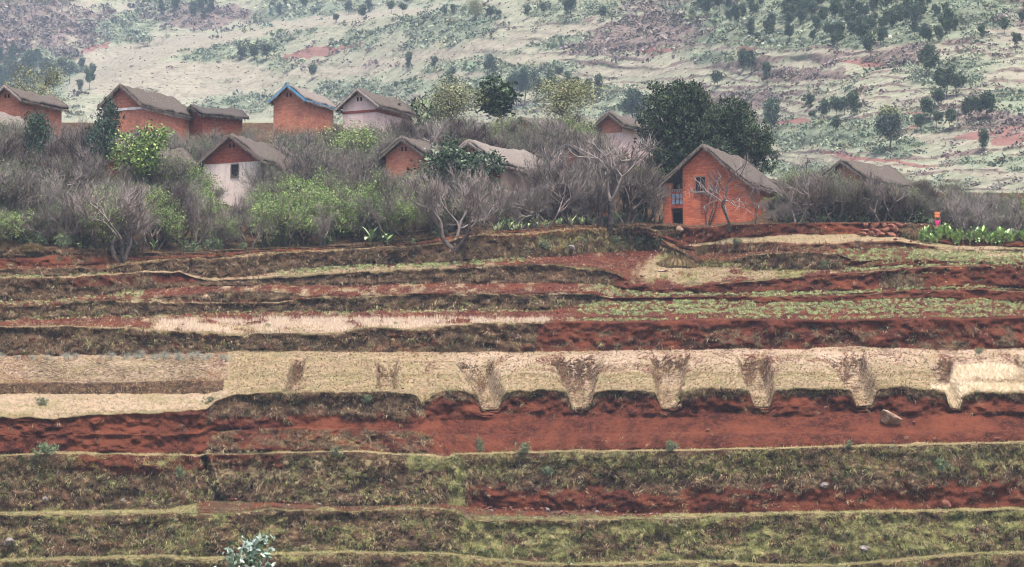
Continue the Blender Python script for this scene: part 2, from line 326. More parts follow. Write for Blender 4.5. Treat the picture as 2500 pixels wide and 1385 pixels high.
k = seg(25, 26); tang = np.where(k, .85, tang); green = np.where(k, .1 + (m1 - .5) * .7, green); straw = np.where(k, .15 + (m2 - .5), straw)
big = ell(2420, 615, 190, 13, .3); straw = np.maximum(straw, big * .9); pale = np.maximum(pale, big * .35)
lip_ = (isr0 := (riser > 0)) * sstep(np.where(np.isin(S, [0, 2, 4]), .972, .94), .99, T) * (vh_ > 14) * sstep(.36, .5, m2) * (UU < np.where(S == 12, 1330, 9999)) * np.isin(S, [0, 2, 4, 8, 12, 14, 18, 20]); straw = np.maximum(straw, lip_ * .7); green = np.maximum(green, lip_ * .3); tang = tang * (1 - lip_ * .8)
ok = lambda a: np.clip(a, 0, 1)
straw, green, tang, pale = map(ok, (straw, green, tang, pale))

def grid_faces(nr, nc):
    i = np.arange(nr * nc).reshape(nr, nc)
    return np.stack([i[:-1, :-1], i[:-1, 1:], i[1:, 1:], i[1:, :-1]], -1).reshape(-1, 4)

def terr_mat():
    m = NM("terrace earth and grass", 0.95, 0.08)
    a = m.attr("cover"); st, gr, tg = m.sep(a)[0:3]; pl = m.attr("cover", "Alpha")
    co = m.coord()
    f1 = m.noise(1.0, 5, .65, co, .3); f2 = m.noise(3.4, 4, .7, co, .2); f3 = m.noise(.28, 4, .6, co)
    fine = m.noise(9.0, 2, .6, co)
    h = m.math('ADD', m.math('MULTIPLY', f1, .5), m.math('MULTIPLY', f2, .5))
    soil = m.mix(m.rng(h, .40, .60), (.030, .009, .006), (.100, .029, .016)); soil = m.mix(m.rng(f3, .42, .68, 0, .65), soil, (.15, .045, .022))
    soil = m.mix(m.rng(fine, .58, .72, 0, .55), soil, (.20, .09, .068))
    strw = m.mix(m.rng(h, .38, .62), (.12, .085, .045), (.33, .26, .145)); strw = m.mix(m.math('MULTIPLY', pl, m.rng(f2, .3, .6, .4, 1.0)), strw, (.42, .32, .24))
    strw = m.mix(m.rng(f3, .45, .65, 0, .7), strw, (.20, .175, .085)); strw = m.mix(m.rng(f1, .5, .72, 0, .6), strw, (.26, .15, .09)); strw = m.mix(m.rng(fine, .42, .28, 0, .7), strw, (.14, .07, .05))
    grn = m.mix(m.rng(f1, .35, .65), (.07, .07, .026), (.19, .185, .07)); grn = m.mix(m.rng(fine, .5, .7, 0, .5), grn, (.29, .28, .12))
    tan = m.mix(m.rng(h, .4, .6), (.022, .013, .009), (.105, .064, .036)); tan = m.mix(m.rng(fine, .55, .72, 0, .7), tan, (.24, .165, .10)); tan = m.mix(m.rng(f3, .5, .7, 0, .5), tan, (.085, .035, .022))  # near-black low spots put the shade of pockets into the tangle's colour
    def thr(w, n, k=.85): return m.rng(m.math('ADD', w, m.math('MULTIPLY', m.math('SUBTRACT', n, .5), k * 2)), .36, .64)
    hh = m.math('ADD', m.math('MULTIPLY', f2, .6), m.math('MULTIPLY', fine, .4))
    c = m.mix(thr(tg, f1), soil, tan); c = m.mix(thr(gr, hh), c, grn); c = m.mix(thr(st, hh), c, strw)
    m.bump(m.math('ADD', h, m.math('MULTIPLY', fine, .25)), .30, 1.0)
    return m.out(c)
TM = terr_mat()
# front apron reaching back under the camera, and wings
NR = len(V)
ap = []
for y in (-60, 60, 150, 200, 214):
    r = D[0].copy(); r[:, 0] *= 1; r[:, 1] = y; r[:, 2] = D[0, :, 2] - (218 - y) * .004 ; ap.append(r)
full = np.concatenate([np.array(ap), D], 0)
cover = np.stack([straw, green, tang, pale], -1); apc = np.zeros((len(ap), NU, 4)); apc[..., 1] = .7; apc[..., 2] = .6
cov = np.concatenate([apc, cover], 0)
# stretch the first and last column far sideways so that the ground has no edge near the picture
full[:, 0, 0] -= 160; full[:, -1, 0] += 160
fl = cov.copy()
ground = mesh_np("ground", full.reshape(-1, 3), grid_faces(len(full), NU), TM, True, {"cover": fl.reshape(-1, 4)})
tag(ground, "red earth terraces with grassy banks stepping up to the village", "ground", kind="structure")
# ------------------------------------------------------------------ the far hillside
UH = np.arange(-480, 2990, 6, dtype=float); VEh = np.interp(UH, US, V[-1]); Yh = np.interp(UH, US, Yg[-1])
gap = np.interp(UH, [0, 700, 1250, 1700, 2100, 2500], [3.1, 2.9, 2.5, 2.15, 1.9, 1.8])
ridge = np.interp(UH, [-400, 0, 150, 250, 330, 480, 600, 900, 1250, 1600, 3000], [330, 265, 215, 165, 132, 98, 68, 40, -10, -90, -300])
NHR = 150
Vh = [VEh]; Yl = [Yh]; base = VEh.copy(); Yc = Yh.copy(); TR = [0 * UH]
v = VEh - 6; Yc = Yc * gap; Vh.append(v); Yl.append(Yc.copy()); TR.append(0 * UH); prev = v; gg = 1.0
for i in range(1, NHR + 1):
    t = i / NHR; v = (VEh - 6) + (-150 - (VEh - 6)) * t
    ter = sstep(900, 1500, UH + (v - 200) * 1.0) * .85 + .15
    ph = v / 14.0 + fbm(UH / 260, v / 60 + 0 * UH, seed=71, o=3) * 7.0 + UH / 520
    w = .5 + .5 * np.sin(ph * 2 * np.pi * .62); w = sstep(.72, .93, w)
    s = .42 * (1 - ter) + ter * (.33 + 1.6 * w)
    Yn = Yc * (s - rr(UH, prev)) / (s - rr(UH, v))
    far = sstep(-8, 8, ridge - v) - sstep(-8, 8, ridge - prev); Yn = Yn * (1 + .22 * np.clip(far, 0, 1))
    kk = np.exp(-.5 * (np.arange(-8, 9) / 3.0) ** 2); kk /= kk.sum(); Yn = np.convolve(np.pad(Yn, 8, mode='edge'), kk, 'valid')
    Vh.append(v); Yl.append(Yn); TR.append(w * ter); Yc = Yn; prev = v
Vh = np.array(Vh); Yl = np.array(Yl); TR = np.array(TR); UUh = np.broadcast_to(UH, Vh.shape)
H = P(UUh, Vh, Yl)
nz = fbm(H[..., 0] / 14, H[..., 1] / 14, H[..., 2] / 8, seed=81, o=4) - .5
H0 = H.copy(); H[2:, :, 2] += nz[2:] * 3.0; H[2:, :, 1] += nz[2:] * 2.6
def hat(u, v):
    c = min(max((u + 480) / 6.0, 0), len(UH) - 1.001); i = int(c)
    return Vector(P(np.array(float(u)), np.array(float(v)), np.array(np.interp(-v, -Vh[:, i], Yl[:, i]))))
def hell(u, v, a, b, ang=0.0, soft=.4, U=None, W=None):
    U = UUh if U is None else U; W = Vh if W is None else W
    c, s = math.cos(rad(ang)), math.sin(rad(ang)); x = (U - u) * c - (W - v) * s; y = (U - u) * s + (W - v) * c
    return 1 - sstep(1 - soft, 1 + soft, np.sqrt((x / a) ** 2 + (y / b) ** 2))
def strip(u0, v0, u1, v1, w, U=None, W=None):
    return hell((u0 + u1) / 2, (v0 + v1) / 2, math.hypot(u1 - u0, v1 - v0) / 2, w, math.degrees(math.atan2(v0 - v1, u1 - u0)), .35, U, W)
def hmask(U, W, tr):
    k1 = fbm(U / 90, W / 34, seed=91, o=4); k2 = fbm(U / 26, W / 13, seed=97, o=4)
    U = U + (k2 - .5) * 22; W = W + (k2 - .5) * 14
    A = lambda f, *l: np.clip(sum(f(*q, U=U, W=W) for q in l), 0, 1)
    pale = A(strip, (110, 38, 235, 0, 12), (70, 118, 130, 62, 9), (122, 106, 192, 90, 10), (282, 28, 350, -4, 9), (180, 150, 520, 96, 26), (330, 128, 900, 42, 13), (640, 60, 1080, 20, 10),
             (170, 200, 700, 190, 44), (700, 190, 940, 168, 10), (820, 165, 1110, 126, 13), (1000, 150, 1250, 108, 11), (1180, 112, 1480, 58, 17), (980, 190, 1240, 178, 8), (1340, 186, 1720, 168, 13), (1230, 150, 1420, 140, 10),
             (1760, 165, 2050, 140, 14), (1900, 138, 2320, 118, 13), (1950, 205, 2050, 180, 8), (2080, 240, 2330, 245, 7), (2440, 98, 2520, 90, 14), (2420, 190, 2520, 195, 9), (2380, 75, 2500, 80, 8), (1560, 245, 1800, 225, 9),
             (1940, 390, 2240, 402, 12), (2200, 330, 2500, 350, 14), (2300, 420, 2520, 430, 8), (1900, 300, 2000, 300, 6), (420, 235, 620, 200, 10))
    scr = A(hell, (560, 120, 170, 26, 8), (470, 185, 70, 34), (620, 185, 90, 34, 10), (590, 250, 150, 24, 12), (720, 70, 160, 22, 8), (300, 110, 60, 22, 20), (100, 175, 110, 60), (60, 230, 90, 60), (330, 50, 120, 40, 20), (760, 25, 160, 26),
            (1090, 50, 110, 50), (870, 100, 60, 22, 10), (920, 220, 130, 22), (1120, 190, 120, 40), (1320, 190, 120, 40), (1420, 30, 130, 30), (2080, 50, 260, 62), (1780, 30, 160, 45), (1360, 95, 120, 22, 8), (1900, 95, 200, 22), (2350, 40, 130, 50),
            (2040, 330, 150, 44), (2200, 330, 90, 50), (2330, 170, 110, 32), (1740, 140, 70, 16), (1480, 250, 120, 40), (1980, 420, 140, 22), (2420, 400, 90, 24), (2470, 250, 80, 30))
    pur = A(hell, (70, 70, 150, 95), (480, 40, 130, 30), (250, 60, 60, 30, 30), (1600, 80, 180, 44, 8), (1500, 112, 120, 16, 8), (1960, 185, 110, 18), (2150, 130, 150, 30), (2440, 290, 100, 40), (1800, 240, 120, 24), (2480, 40, 60, 24), (1700, 20, 150, 30))
    soil = A(strip, (690, 145, 890, 108, 11), (165, 140, 270, 104, 6), (2040, 158, 2170, 154, 6), (1560, 130, 1650, 120, 9), (1800, 118, 1850, 112, 7), (1890, 300, 1990, 296, 7), (1990, 372, 2300, 405, 5), (2140, 335, 2260, 300, 8), (2330, 345, 2520, 310, 9), (2210, 283, 2260, 278, 7), (2420, 350, 2520, 330, 10))
    scr = np.clip(scr * .85 + (k1 - .48) * 1.3 - pale * .8, 0, 1); pur = np.clip(pur * .9 + (k2 - .55) * 1.0 + tr * 1.1 - pale * .4, 0, 1)
    pale = np.clip(pale * .75 + .28 + (k2 - .5) * 1.0 - tr * .9, 0, 1)
    return pale, scr, pur, soil
hp, hs_, hpu, hso = hmask(UUh, Vh, TR)
def hill_mat():
    m = NM("hillside grass and scrub", 0.95, 0.05); a = m.attr("cover"); p, s, q = m.sep(a)[0:3]; so_ = m.attr("cover", "Alpha")
    co = m.coord(); f1 = m.noise(.16, 5, .65, co, .3); f2 = m.noise(.6, 4, .65, co); h = m.math('ADD', m.math('MULTIPLY', f1, .5), m.math('MULTIPLY', f2, .5))
    c = m.mix(m.rng(h, .4, .62), (.165, .17, .12), (.26, .255, .185))
    pl = m.mix(m.rng(h, .38, .62), (.165, .15, .115), (.26, .235, .18)); c = m.mix(m.rng(m.math('ADD', p, m.math('SUBTRACT', f1, .5)), .30, .75), c, pl)
    c = m.mix(m.rng(m.math('ADD', q, m.math('SUBTRACT', f1, .5)), .38, .62), c, m.mix(m.rng(f2, .4, .6), (.10, .075, .065), (.18, .14, .12)))
    c = m.mix(m.rng(m.math('ADD', s, m.math('SUBTRACT', f1, .5)), .30, .70), c, m.mix(m.rng(f1, .4, .6), (.11, .13, .085), (.19, .21, .145)))
    c = m.mix(m.rng(m.math('ADD', so_, m.math('MULTIPLY', m.math('SUBTRACT', f1, .5), .6)), .4, .6), c, m.mix(f2, (.15, .075, .065), (.22, .12, .10)))
    m.bump(h, .7, .8); return m.out(c)
Hc = H.copy(); Hc[:, 0, 0] -= 400; Hc[:, -1, 0] += 400
top = Hc[-1:].copy(); top[..., 1] += 260; top[..., 2] += 35
Hc = np.concatenate([Hc, top], 0); hc = np.stack([hp, hs_, hpu, hso], -1); hc = np.concatenate([hc, hc[-1:]], 0)
hill = mesh_np("hill", Hc.reshape(-1, 3), grid_faces(len(Hc), len(UH)), hill_mat(), True, {"cover": hc.reshape(-1, 4)})
tag(hill, "dry terraced hillside with scrub rising behind the village", "hill", kind="structure")

# ------------------------------------------------------------------ leaf / blade helpers
rng = np.random.default_rng(11)
def unit(a): return a / np.maximum(np.linalg.norm(a, axis=-1, keepdims=True), 1e-9)
def leaves(cen, size, asp=.5, nrm=None, droop=0.0, r=rng):
    """one rhombic quad per centre"""
    n = len(cen); d = r.normal(size=(n, 3)); d[:, 2] -= droop; d = unit(d)
    e = r.normal(size=(n, 3)) if nrm is None else np.cross(d, nrm + r.normal(size=(n, 3)) * .5)
    e = unit(np.cross(d, e) if nrm is None else e)
    s = np.broadcast_to(np.asarray(size, float), (n,))[:, None]
    v = np.stack([cen - d * s * .5, cen + e * s * asp * .5, cen + d * s * .5, cen - e * s * asp * .5], 1)
    return v.reshape(-1, 3), np.arange(4 * n).reshape(n, 4)
def blades(base, dirn, L, W, bend=.3, r=rng):
    n = len(base); d = unit(dirn); side = np.stack([np.cos(a := r.uniform(-.9, .9, n)), np.sin(a), 0 * a], -1) * np.asarray(W).reshape(-1, 1) * .5
    L = np.asarray(L).reshape(-1, 1); mid = base + d * L * .55; tip = base + d * L + np.array([0, 0, -1.0]) * L * bend * r.uniform(0, 1, (n, 1))
    v = np.stack([base - side, base + side, mid + side * .7, tip, mid - side * .7], 1).reshape(-1, 3); i = np.arange(n)[:, None] * 5
    return v, np.concatenate([i + np.array([[0, 1, 2, 4]]), i + np.array([[4, 2, 3, 3]])], 0)
def blade_tri(base, dirn, L, W, r=rng):
    n = len(base); d = unit(dirn); a = r.uniform(-.9, .9, n); side = np.stack([np.cos(a), np.sin(a), 0 * a], -1) * np.asarray(W).reshape(-1, 1) * .5
    return np.stack([base - side, base + side, base + d * np.asarray(L).reshape(-1, 1)], 1).reshape(-1, 3), np.arange(3 * n).reshape(n, 3)
def pick(cols, n, r=rng, jit=.18):
    c = np.array(cols)[r.integers(0, len(cols), n)]; return np.clip(c * r.uniform(1 - jit * 2, 1 + jit * 2, (n, 1)) * r.uniform(1 - jit * .4, 1 + jit * .4, (n, 3)), 0, 1)
LM = NM("leaves", .75, .2); LM = LM.out(LM.attr("tint"))
GM = NM("dry blades", .9, .1); GM = GM.out(GM.attr("tint"))

# ---- sampling the terraces by what grows there
q = D; area = np.linalg.norm(np.cross(q[1:, :-1] - q[:-1, :-1], q[:-1, 1:] - q[:-1, :-1]), axis=-1)
inview = ((UU[:-1, :-1] > -120) & (UU[:-1, :-1] < 2620) & (SG[:-1, None] < 25))
def sample(w, n):
    p = (w[:-1, :-1] * area * inview).ravel(); p = p / p.sum(); idx = rng.choice(len(p), n, p=p); i, j = np.divmod(idx, NU - 1)
    a, b = rng.random(n)[:, None], rng.random(n)[:, None]
    pt = D[i, j] * (1 - a) * (1 - b) + D[i, j + 1] * a * (1 - b) + D[i + 1, j] * (1 - a) * b + D[i + 1, j + 1] * a * b
    return pt, i, j
isr = (riser > 0)
# tangled growth on the banks
nc, kb = 24000, 11
def clumped(w, nc, kb, spread):
    p0, i0, j0 = sample(w, nc); p1 = np.repeat(p0, kb, 0) + rng.normal(0, 1, (nc * kb, 3)) * np.array(spread); return p0, i0, j0, p1
p0, i0, j0, pt = clumped(((tang ** 1.3) * isr + .12 * isr * green + .04 * isr) * (T < .9), nc, kb, (.11, .04, .07)); n = nc * kb
d0 = np.stack([rng.normal(0, .6, nc), -rng.uniform(.2, 1.0, nc), rng.normal(0, .5, nc) + np.where(TT[i0] > .7, .5, -.7)], -1); d = np.repeat(d0, kb, 0) + rng.normal(0, .4, (n, 3))
gw = green[i0, j0][:, None]
c0 = pick([(.13, .085, .045), (.07, .04, .025), (.20, .145, .085), (.09, .08, .04), (.30, .23, .14), (.045, .03, .02), (.16, .09, .06)], nc)
cg = pick([(.15, .16, .05), (.10, .12, .04), (.24, .23, .09), (.31, .29, .13)], nc); c0 = np.where(rng.random((nc, 1)) < gw * .9, cg, c0)
c = np.clip(np.repeat(c0, kb, 0) * rng.uniform(.75, 1.25, (n, 1)), 0, 1)
v_, f_ = blade_tri(pt, d, rng.uniform(.16, .5, n), rng.uniform(.025, .06, n))
tag(mesh_np("bank_undergrowth", v_, f_, GM, cols=np.repeat(c, 3, 0)), "tangled dry undergrowth hanging over the terrace banks", "undergrowth", kind="stuff")
# leafy weeds on the banks
n = 26000; pt0, i, j = sample((tang * .6 + green) * isr * (fbm(UU / 20, V / 12, seed=5, o=3) > .53), n // 6)
pt = np.repeat(pt0, 6, 0) + rng.normal(0, .12, (len(pt0) * 6, 3)) * np.array([1, .8, 1]) + np.array([0, -.12, .03])
c = np.repeat(pick([(.11, .14, .06), (.17, .20, .10), (.08, .11, .06), (.22, .22, .16), (.16, .11, .09)], len(pt0)), 6, 0)
v_, f_ = leaves(pt, rng.uniform(.07, .17, len(pt)), .5)
tag(mesh_np("bank_weeds", v_, f_, LM, cols=np.repeat(c, 4, 0)), "low leafy weeds growing in patches on the terrace banks", "weeds", kind="stuff")
# grass on ledges and lips
n = 130000; lipw = (isr & (T > .95)) * 3.0 + (~isr) * (T < .12) * 1.0
pt, i, j = sample(np.clip(straw + green * .7, 0, 1) * (lipw + (~isr) * .32) , n)
hang = (isr[i, j])[:, None]
d = np.stack([rng.normal(0, .5, n), -rng.uniform(-.2, .9, n), rng.uniform(.1, 1.0, n)], -1); d = np.where(hang, d * np.array([1, 1.2, .3]) + np.array([0, -.3, -.1]), d)
gw = np.clip(green[i, j] / (straw[i, j] + green[i, j] + .01), 0, 1)[:, None]
c = pick([(.34, .28, .14), (.42, .35, .19), (.24, .19, .09), (.46, .39, .25)], n); c = np.where(rng.random((n, 1)) < pale[i, j][:, None] * .7, pick([(.42, .31, .22), (.46, .37, .27), (.28, .18, .12)], n), c)
c = np.where(rng.random((n, 1)) < gw * .8, pick([(.36, .35, .13), (.27, .28, .09), (.44, .42, .19)], n), c)
v_, f_ = blade_tri(pt, d, rng.uniform(.07, .22, n), rng.uniform(.025, .05, n))
tag(mesh_np("ledge_grass", v_, f_, GM, cols=np.repeat(c, 3, 0)), "short straw coloured grass on the terrace ledges and lips", "grass", kind="stuff")
# the pale standing straw strip
st_ = np.clip(box(390, 640, 784, 812, 10) + box(625, 1340, 782, 814, 12), 0, 1) * (S == 13) * (T > .02)
st_ = st_ * (sstep(.36, .58, fbm(UU / 45, V / 9, seed=15, o=3))); n = 13000; pt, i, j = sample(st_, n); d = np.stack([rng.normal(0, .22, n), rng.normal(0, .2, n), np.ones(n)], -1)
v_, f_ = blade_tri(pt, d, rng.uniform(.16, .38, n), rng.uniform(.02, .045, n)); c = pick([(.62, .50, .36), (.52, .39, .28), (.66, .55, .44)], n, jit=.1)
tag(mesh_np("straw_stubble", v_, f_, GM, cols=np.repeat(c, 3, 0)), "pale standing straw stubble along the edge of a terrace", "stubble", kind="stuff")
n = 9000; pt, i, j = sample(np.clip(wh, 0, 1) * bed[:, None] * (gt < .6), n); d = np.stack([rng.normal(0, .9, n), rng.normal(-.3, .5, n), rng.uniform(.1, .8, n)], -1)
v_, f_ = blade_tri(pt, d, rng.uniform(.2, .6, n), rng.uniform(.03, .06, n)); c = pick([(.80, .68, .48), (.74, .62, .45), (.82, .74, .58)], n, jit=.1)
tag(mesh_np("straw_heap_grass", v_, f_, GM, cols=np.repeat(c, 3, 0)), "flattened pale straw grass lying beyond the last raised bed", "straw", kind="stuff")
# clods of dead leaf and earth that roughen the beds and fields
n = 60000; fld = (~isr) * (np.isin(S, [9, 10, 11]) * (UU > 560) * 1.0 + np.isin(S, [13, 15, 17, 19, 21]) * .7) + np.isin(S, [18, 14, 22, 24]) * (UU > 1500) * .4
pt, i, j = sample(fld, n); sw = np.clip(straw[i, j] * .8 + .12, 0, 1)[:, None]
c = np.where(rng.random((n, 1)) < sw, pick([(.45, .34, .23), (.33, .25, .14), (.52, .38, .31), (.20, .14, .08), (.14, .07, .05)], n), pick([(.13, .03, .02), (.09, .02, .015), (.22, .07, .045), (.30, .16, .12)], n))
v_, f_ = leaves(pt + np.array([0, 0, .03]), rng.uniform(.06, .2, n), .45)
tag(mesh_np("field_litter", v_, f_, GM, cols=np.repeat(c, 4, 0)), "dead leaves and crumbled earth littering the fields", "litter", kind="stuff")
# crops: rows of low green leafy plants
def crop_rows():
    m = np.zeros_like(V)
    wob = (fbm(UU / 40, V / 20, seed=77, o=3) - .5) * 4; W = V + wob
    sl = np.interp(UU, [1400, 2500], [0, 1])
    b4 = np.interp(UU[0], US, B4)
    t13 = (S == 13)
    right = sstep(1380, 1440, UU)
    m += t13 * right * (T > .3) * (.45 + .55 * (np.sin((W - B4) / 4.2 * 2) > -.2)) * sstep(1395, 1470, UU + (T - .5) * 120)
    m += t13 * right * (T < .14) * .8
    m += (S == 15) * sstep(1480, 1530, UU) * (UU < 2430) * 1.0 + (S == 14) * (T > .85) * sstep(1500, 1560, UU) * .5
    m += (S == 17) * sstep(1400, 1500, UU) * .8
    m += ((S == 19) | (S == 20)) * sstep(2040, 2080, UU) * .9
    m += (S == 21) * (UU > 2040) * .8
    m += (S == 18) * (UU > 1980) * (np.abs(T - .78 + .1 * np.sin(UU / 50)) < .08) * .6
    m += (S == 19) * (T > .2) * sstep(660, 700, UU) * (1 - sstep(1240, 1300, UU)) * 1.2
    m += (S == 19) * (UU < 280) * .5 + (S == 17) * (UU < 350) * .4 + (S == 13) * (T > .8) * (UU < 1350) * .22
    m += (S == 15) * (UU < 420) * .3 + (S == 14) * (T < .15) * (UU < 1450) * .2
    return np.clip(m, 0, 1) * (fbm(UU / 9, V / 5, seed=7, o=2) > .42)
n0 = 9500; pt0, i, j = sample(crop_rows(), n0); k_ = 7
a = rng.uniform(0, 2 * np.pi, (n0, k_)); rd = rng.uniform(.02, .15, (n0, k_)); pt = pt0[:, None] + np.stack([np.cos(a) * rd, np.sin(a) * rd, rng.uniform(.03, .16, (n0, k_))], -1); pt = pt.reshape(-1, 3)
c = np.repeat(pick([(.17, .21, .075), (.25, .29, .12), (.32, .34, .17), (.12, .15, .06)], n0), k_, 0)
v_, f_ = leaves(pt, rng.uniform(.07, .14, len(pt)), .7, nrm=np.array([0, -.5, 1.0]))
tag(mesh_np("crop_plants", v_, f_, LM, cols=np.repeat(c, 4, 0)), "rows of low green leafy crop plants in the red fields", "crops", kind="stuff")

# ---- scrub on the hill
NS = 6000; uu = rng.uniform(-150, 2650, NS * 3); vv = rng.uniform(-90, 470, NS * 3)
tr_ = np.interp(vv, [-90, 470], [.3, .3]); p_, s_, pu_, so2 = hmask(uu, vv, tr_ * 0 + .2)
ok_ = (vv < np.interp(uu, UH, VEh) - 10) & (rng.random(NS * 3) < np.clip(s_ * 1.3 + pu_ * .9 + .03 - p_ * .3, .015, 1)); uu, vv, s_, pu_ = uu[ok_][:NS], vv[ok_][:NS], s_[ok_][:NS], pu_[ok_][:NS]
cen = np.array([hat(a, b) for a, b in zip(uu, vv)]); ns = len(cen); print("shrubs", ns)
R = rng.uniform(6, 19, ns) * cen[:, 1] / F * np.where(rng.random(ns) < .12, 1.6, 1.0); K = 30
dirs = unit(rng.normal(size=(ns, K, 3))); dirs[..., 2] = np.abs(dirs[..., 2]); rad_ = R[:, None, None] * rng.uniform(.55, 1.0, (ns, K, 1))
pt = cen[:, None] + dirs * rad_ * np.array([1.25, 1.0, .7]); pt[..., 2] -= .2
isg = (s_ > pu_ * .9)[:, None]
cs = np.where(isg, pick([(.14, .175, .12), (.18, .21, .145), (.12, .15, .11), (.22, .245, .175), (.19, .20, .125)], ns), pick([(.155, .125, .115), (.20, .165, .15), (.12, .10, .095), (.17, .165, .125)], ns))
c = np.repeat(cs, K, 0) * rng.uniform(.7, 1.3, (ns * K, 1)); v_, f_ = leaves(pt.reshape(-1, 3), np.repeat(R, K) * rng.uniform(.3, .55, ns * K), .7)
tag(mesh_np("hillside_scrub", v_, f_, LM, cols=np.repeat(np.clip(c, 0, 1), 4, 0)), "grey green and purplish low scrub spread over the hillside", "scrub", kind="stuff")
# tufts of dry grass on the hill
n = 16000; uu = rng.uniform(-150, 2650, n); vv = rng.uniform(-90, 440, n); ok_ = vv < np.interp(uu, UH, VEh) - 8; uu, vv = uu[ok_], vv[ok_]; n = len(uu)
ci = np.clip(((uu + 480) / 6).astype(int), 0, len(UH) - 2); tt_ = (np.interp(uu, UH, VEh) - 6 - vv) / (np.interp(uu, UH, VEh) - 6 + 150) * NHR + 1; ri = np.clip(tt_.astype(int), 1, len(Vh) - 2); fr = (tt_ - ri)[:, None]
pt = H[ri, ci] * (1 - fr) + H[ri + 1, ci] * fr; p_ = hp[ri, ci]
d = np.stack([rng.normal(0, .5, n), rng.normal(-.3, .4, n), np.ones(n)], -1)
c = np.where(rng.random((n, 1)) < p_[:, None], pick([(.28, .24, .19), (.34, .29, .23), (.23, .20, .15)], n), pick([(.19, .19, .13), (.16, .14, .11), (.24, .22, .16)], n))
sc2 = pt[:, 1] / F; v_, f_ = leaves(pt + np.array([0, 0, .1]), rng.uniform(4, 13, n) * sc2, .5); v_ = v_.reshape(n, 4, 3); v_[..., 2] = pt[:, None, 2] + (v_[..., 2] - pt[:, None, 2]) * .45; v_ = v_.reshape(-1, 3)
tag(mesh_np("hillside_grass", v_, f_, GM, cols=np.repeat(c, 4, 0)), "tufts of dry grass across the hillside", "grass", kind="stuff")
# ------------------------------------------------------------------ houses
def brick_mat(name, c1, c2, mortar, bw=.34, bh=.14, dirt=.35):
    m = NM(name, .92, .1); co = m.coord(); sx = m.N.new("ShaderNodeSeparateXYZ"); m.L.new(co, sx.inputs[0])
    cx = m.N.new("ShaderNodeCombineXYZ"); m.L.new(m.math('ADD', sx.outputs[0], sx.outputs[1]), cx.inputs[0]); m.L.new(sx.outputs[2], cx.inputs[1])
    b = m.N.new("ShaderNodeTexBrick"); m.L.new(cx.outputs[0], b.inputs["Vector"])
    b.inputs["Color1"].default_value = (*c1, 1); b.inputs["Color2"].default_value = (*c2, 1); b.inputs["Mortar"].default_value = (*mortar, 1)
    b.inputs["Scale"].default_value = 1.0; b.inputs["Brick Width"].default_value = bw; b.inputs["Row Height"].default_value = bh
    b.inputs["Mortar Size"].default_value = .016; b.inputs["Bias"].default_value = 0.0
    n = m.noise(1.3, 5, .7); n2 = m.noise(6, 3, .7)
    c = m.mix(m.rng(n, .45, .75, 0, dirt), b.outputs["Color"], (c1[0] * .35, c1[1] * .4, c1[2] * .5)); c = m.mix(m.rng(n2, .55, .75, 0, .4), c, (.55, .30, .20))
    m.bump(b.outputs["Fac"], .01, -.5); return m.out(c)
def plaster_mat(name, c, stain, streak=.5):
    m = NM(name, .95, .05); n = m.noise(1.1, 5, .7, m.scale(m.coord(), 1, 1, .5)); n2 = m.noise(5, 4, .7)
    k = m.mix(m.rng(n, .42, .7, 0, streak), c, stain); k = m.mix(m.rng(n2, .5, .75, 0, .3), k, tuple(x * .6 for x in c)); m.bump(n2, .02, .5); return m.out(k)
def thatch_mat(name, a, b, c):
    m = NM(name, 1.0, .03); co = m.coord(); st = m.noise(3.0, 5, .75, m.scale(co, 3.5, 3.5, .7)); n = m.noise(.7, 4, .6, co)
    k = m.mix(m.rng(st, .35, .65), a, b); k = m.mix(m.rng(n, .5, .72, 0, .55), k, c); m.bump(st, .06, .8); return m.out(k)
def flat_mat(name, c, rough=.7, var=.3, sc_=4):
    m = NM(name, rough, .2); n = m.noise(sc_, 4, .65); return m.out(m.mix(m.rng(n, .35, .65), tuple(x * (1 - var) for x in c), tuple(min(1, x * (1 + var * .5)) for x in c)))
M_BR = brick_mat("orange brick", (.58, .17, .08), (.36, .085, .048), (.22, .10, .07), .42, .17, .6)
M_BR2 = brick_mat("brown brick", (.32, .08, .045), (.20, .05, .035), (.12, .05, .04), .42, .17)
M_BR3 = brick_mat("pale brick", (.50, .19, .115), (.34, .11, .07), (.30, .17, .12), .42, .17, .6)
M_PW = plaster_mat("white plaster", (.68, .58, .52), (.34, .24, .19))
M_PP = plaster_mat("pinkish plaster", (.66, .50, .46), (.42, .27, .22))
M_PB = plaster_mat("beige plaster", (.44, .33, .28), (.24, .16, .13))
M_TH = thatch_mat("grey thatch", (.05, .04, .036), (.155, .13, .115), (.105, .09, .06))
M_THL = thatch_mat("pale grey thatch", (.12, .10, .088), (.25, .215, .195), (.17, .15, .11))
M_THD = thatch_mat("dark thatch", (.05, .042, .042), (.10, .085, .08), (.085, .08, .05))
M_DK = flat_mat("opening shade and dark cord", (.012, .010, .012), .9)  # near-black paints the shade inside openings, and colours the cord
M_WD = flat_mat("weathered timber", (.16, .12, .10)); M_WDL = flat_mat("grey timber", (.34, .29, .27))
M_BL = flat_mat("blue paint", (.05, .27, .50), .5); M_WH = flat_mat("whitewash", (.72, .68, .66), .8); M_BLG = flat_mat("blue grey paint", (.20, .24, .33), .6); M_RD = flat_mat("red brown paint", (.28, .06, .04), .6)

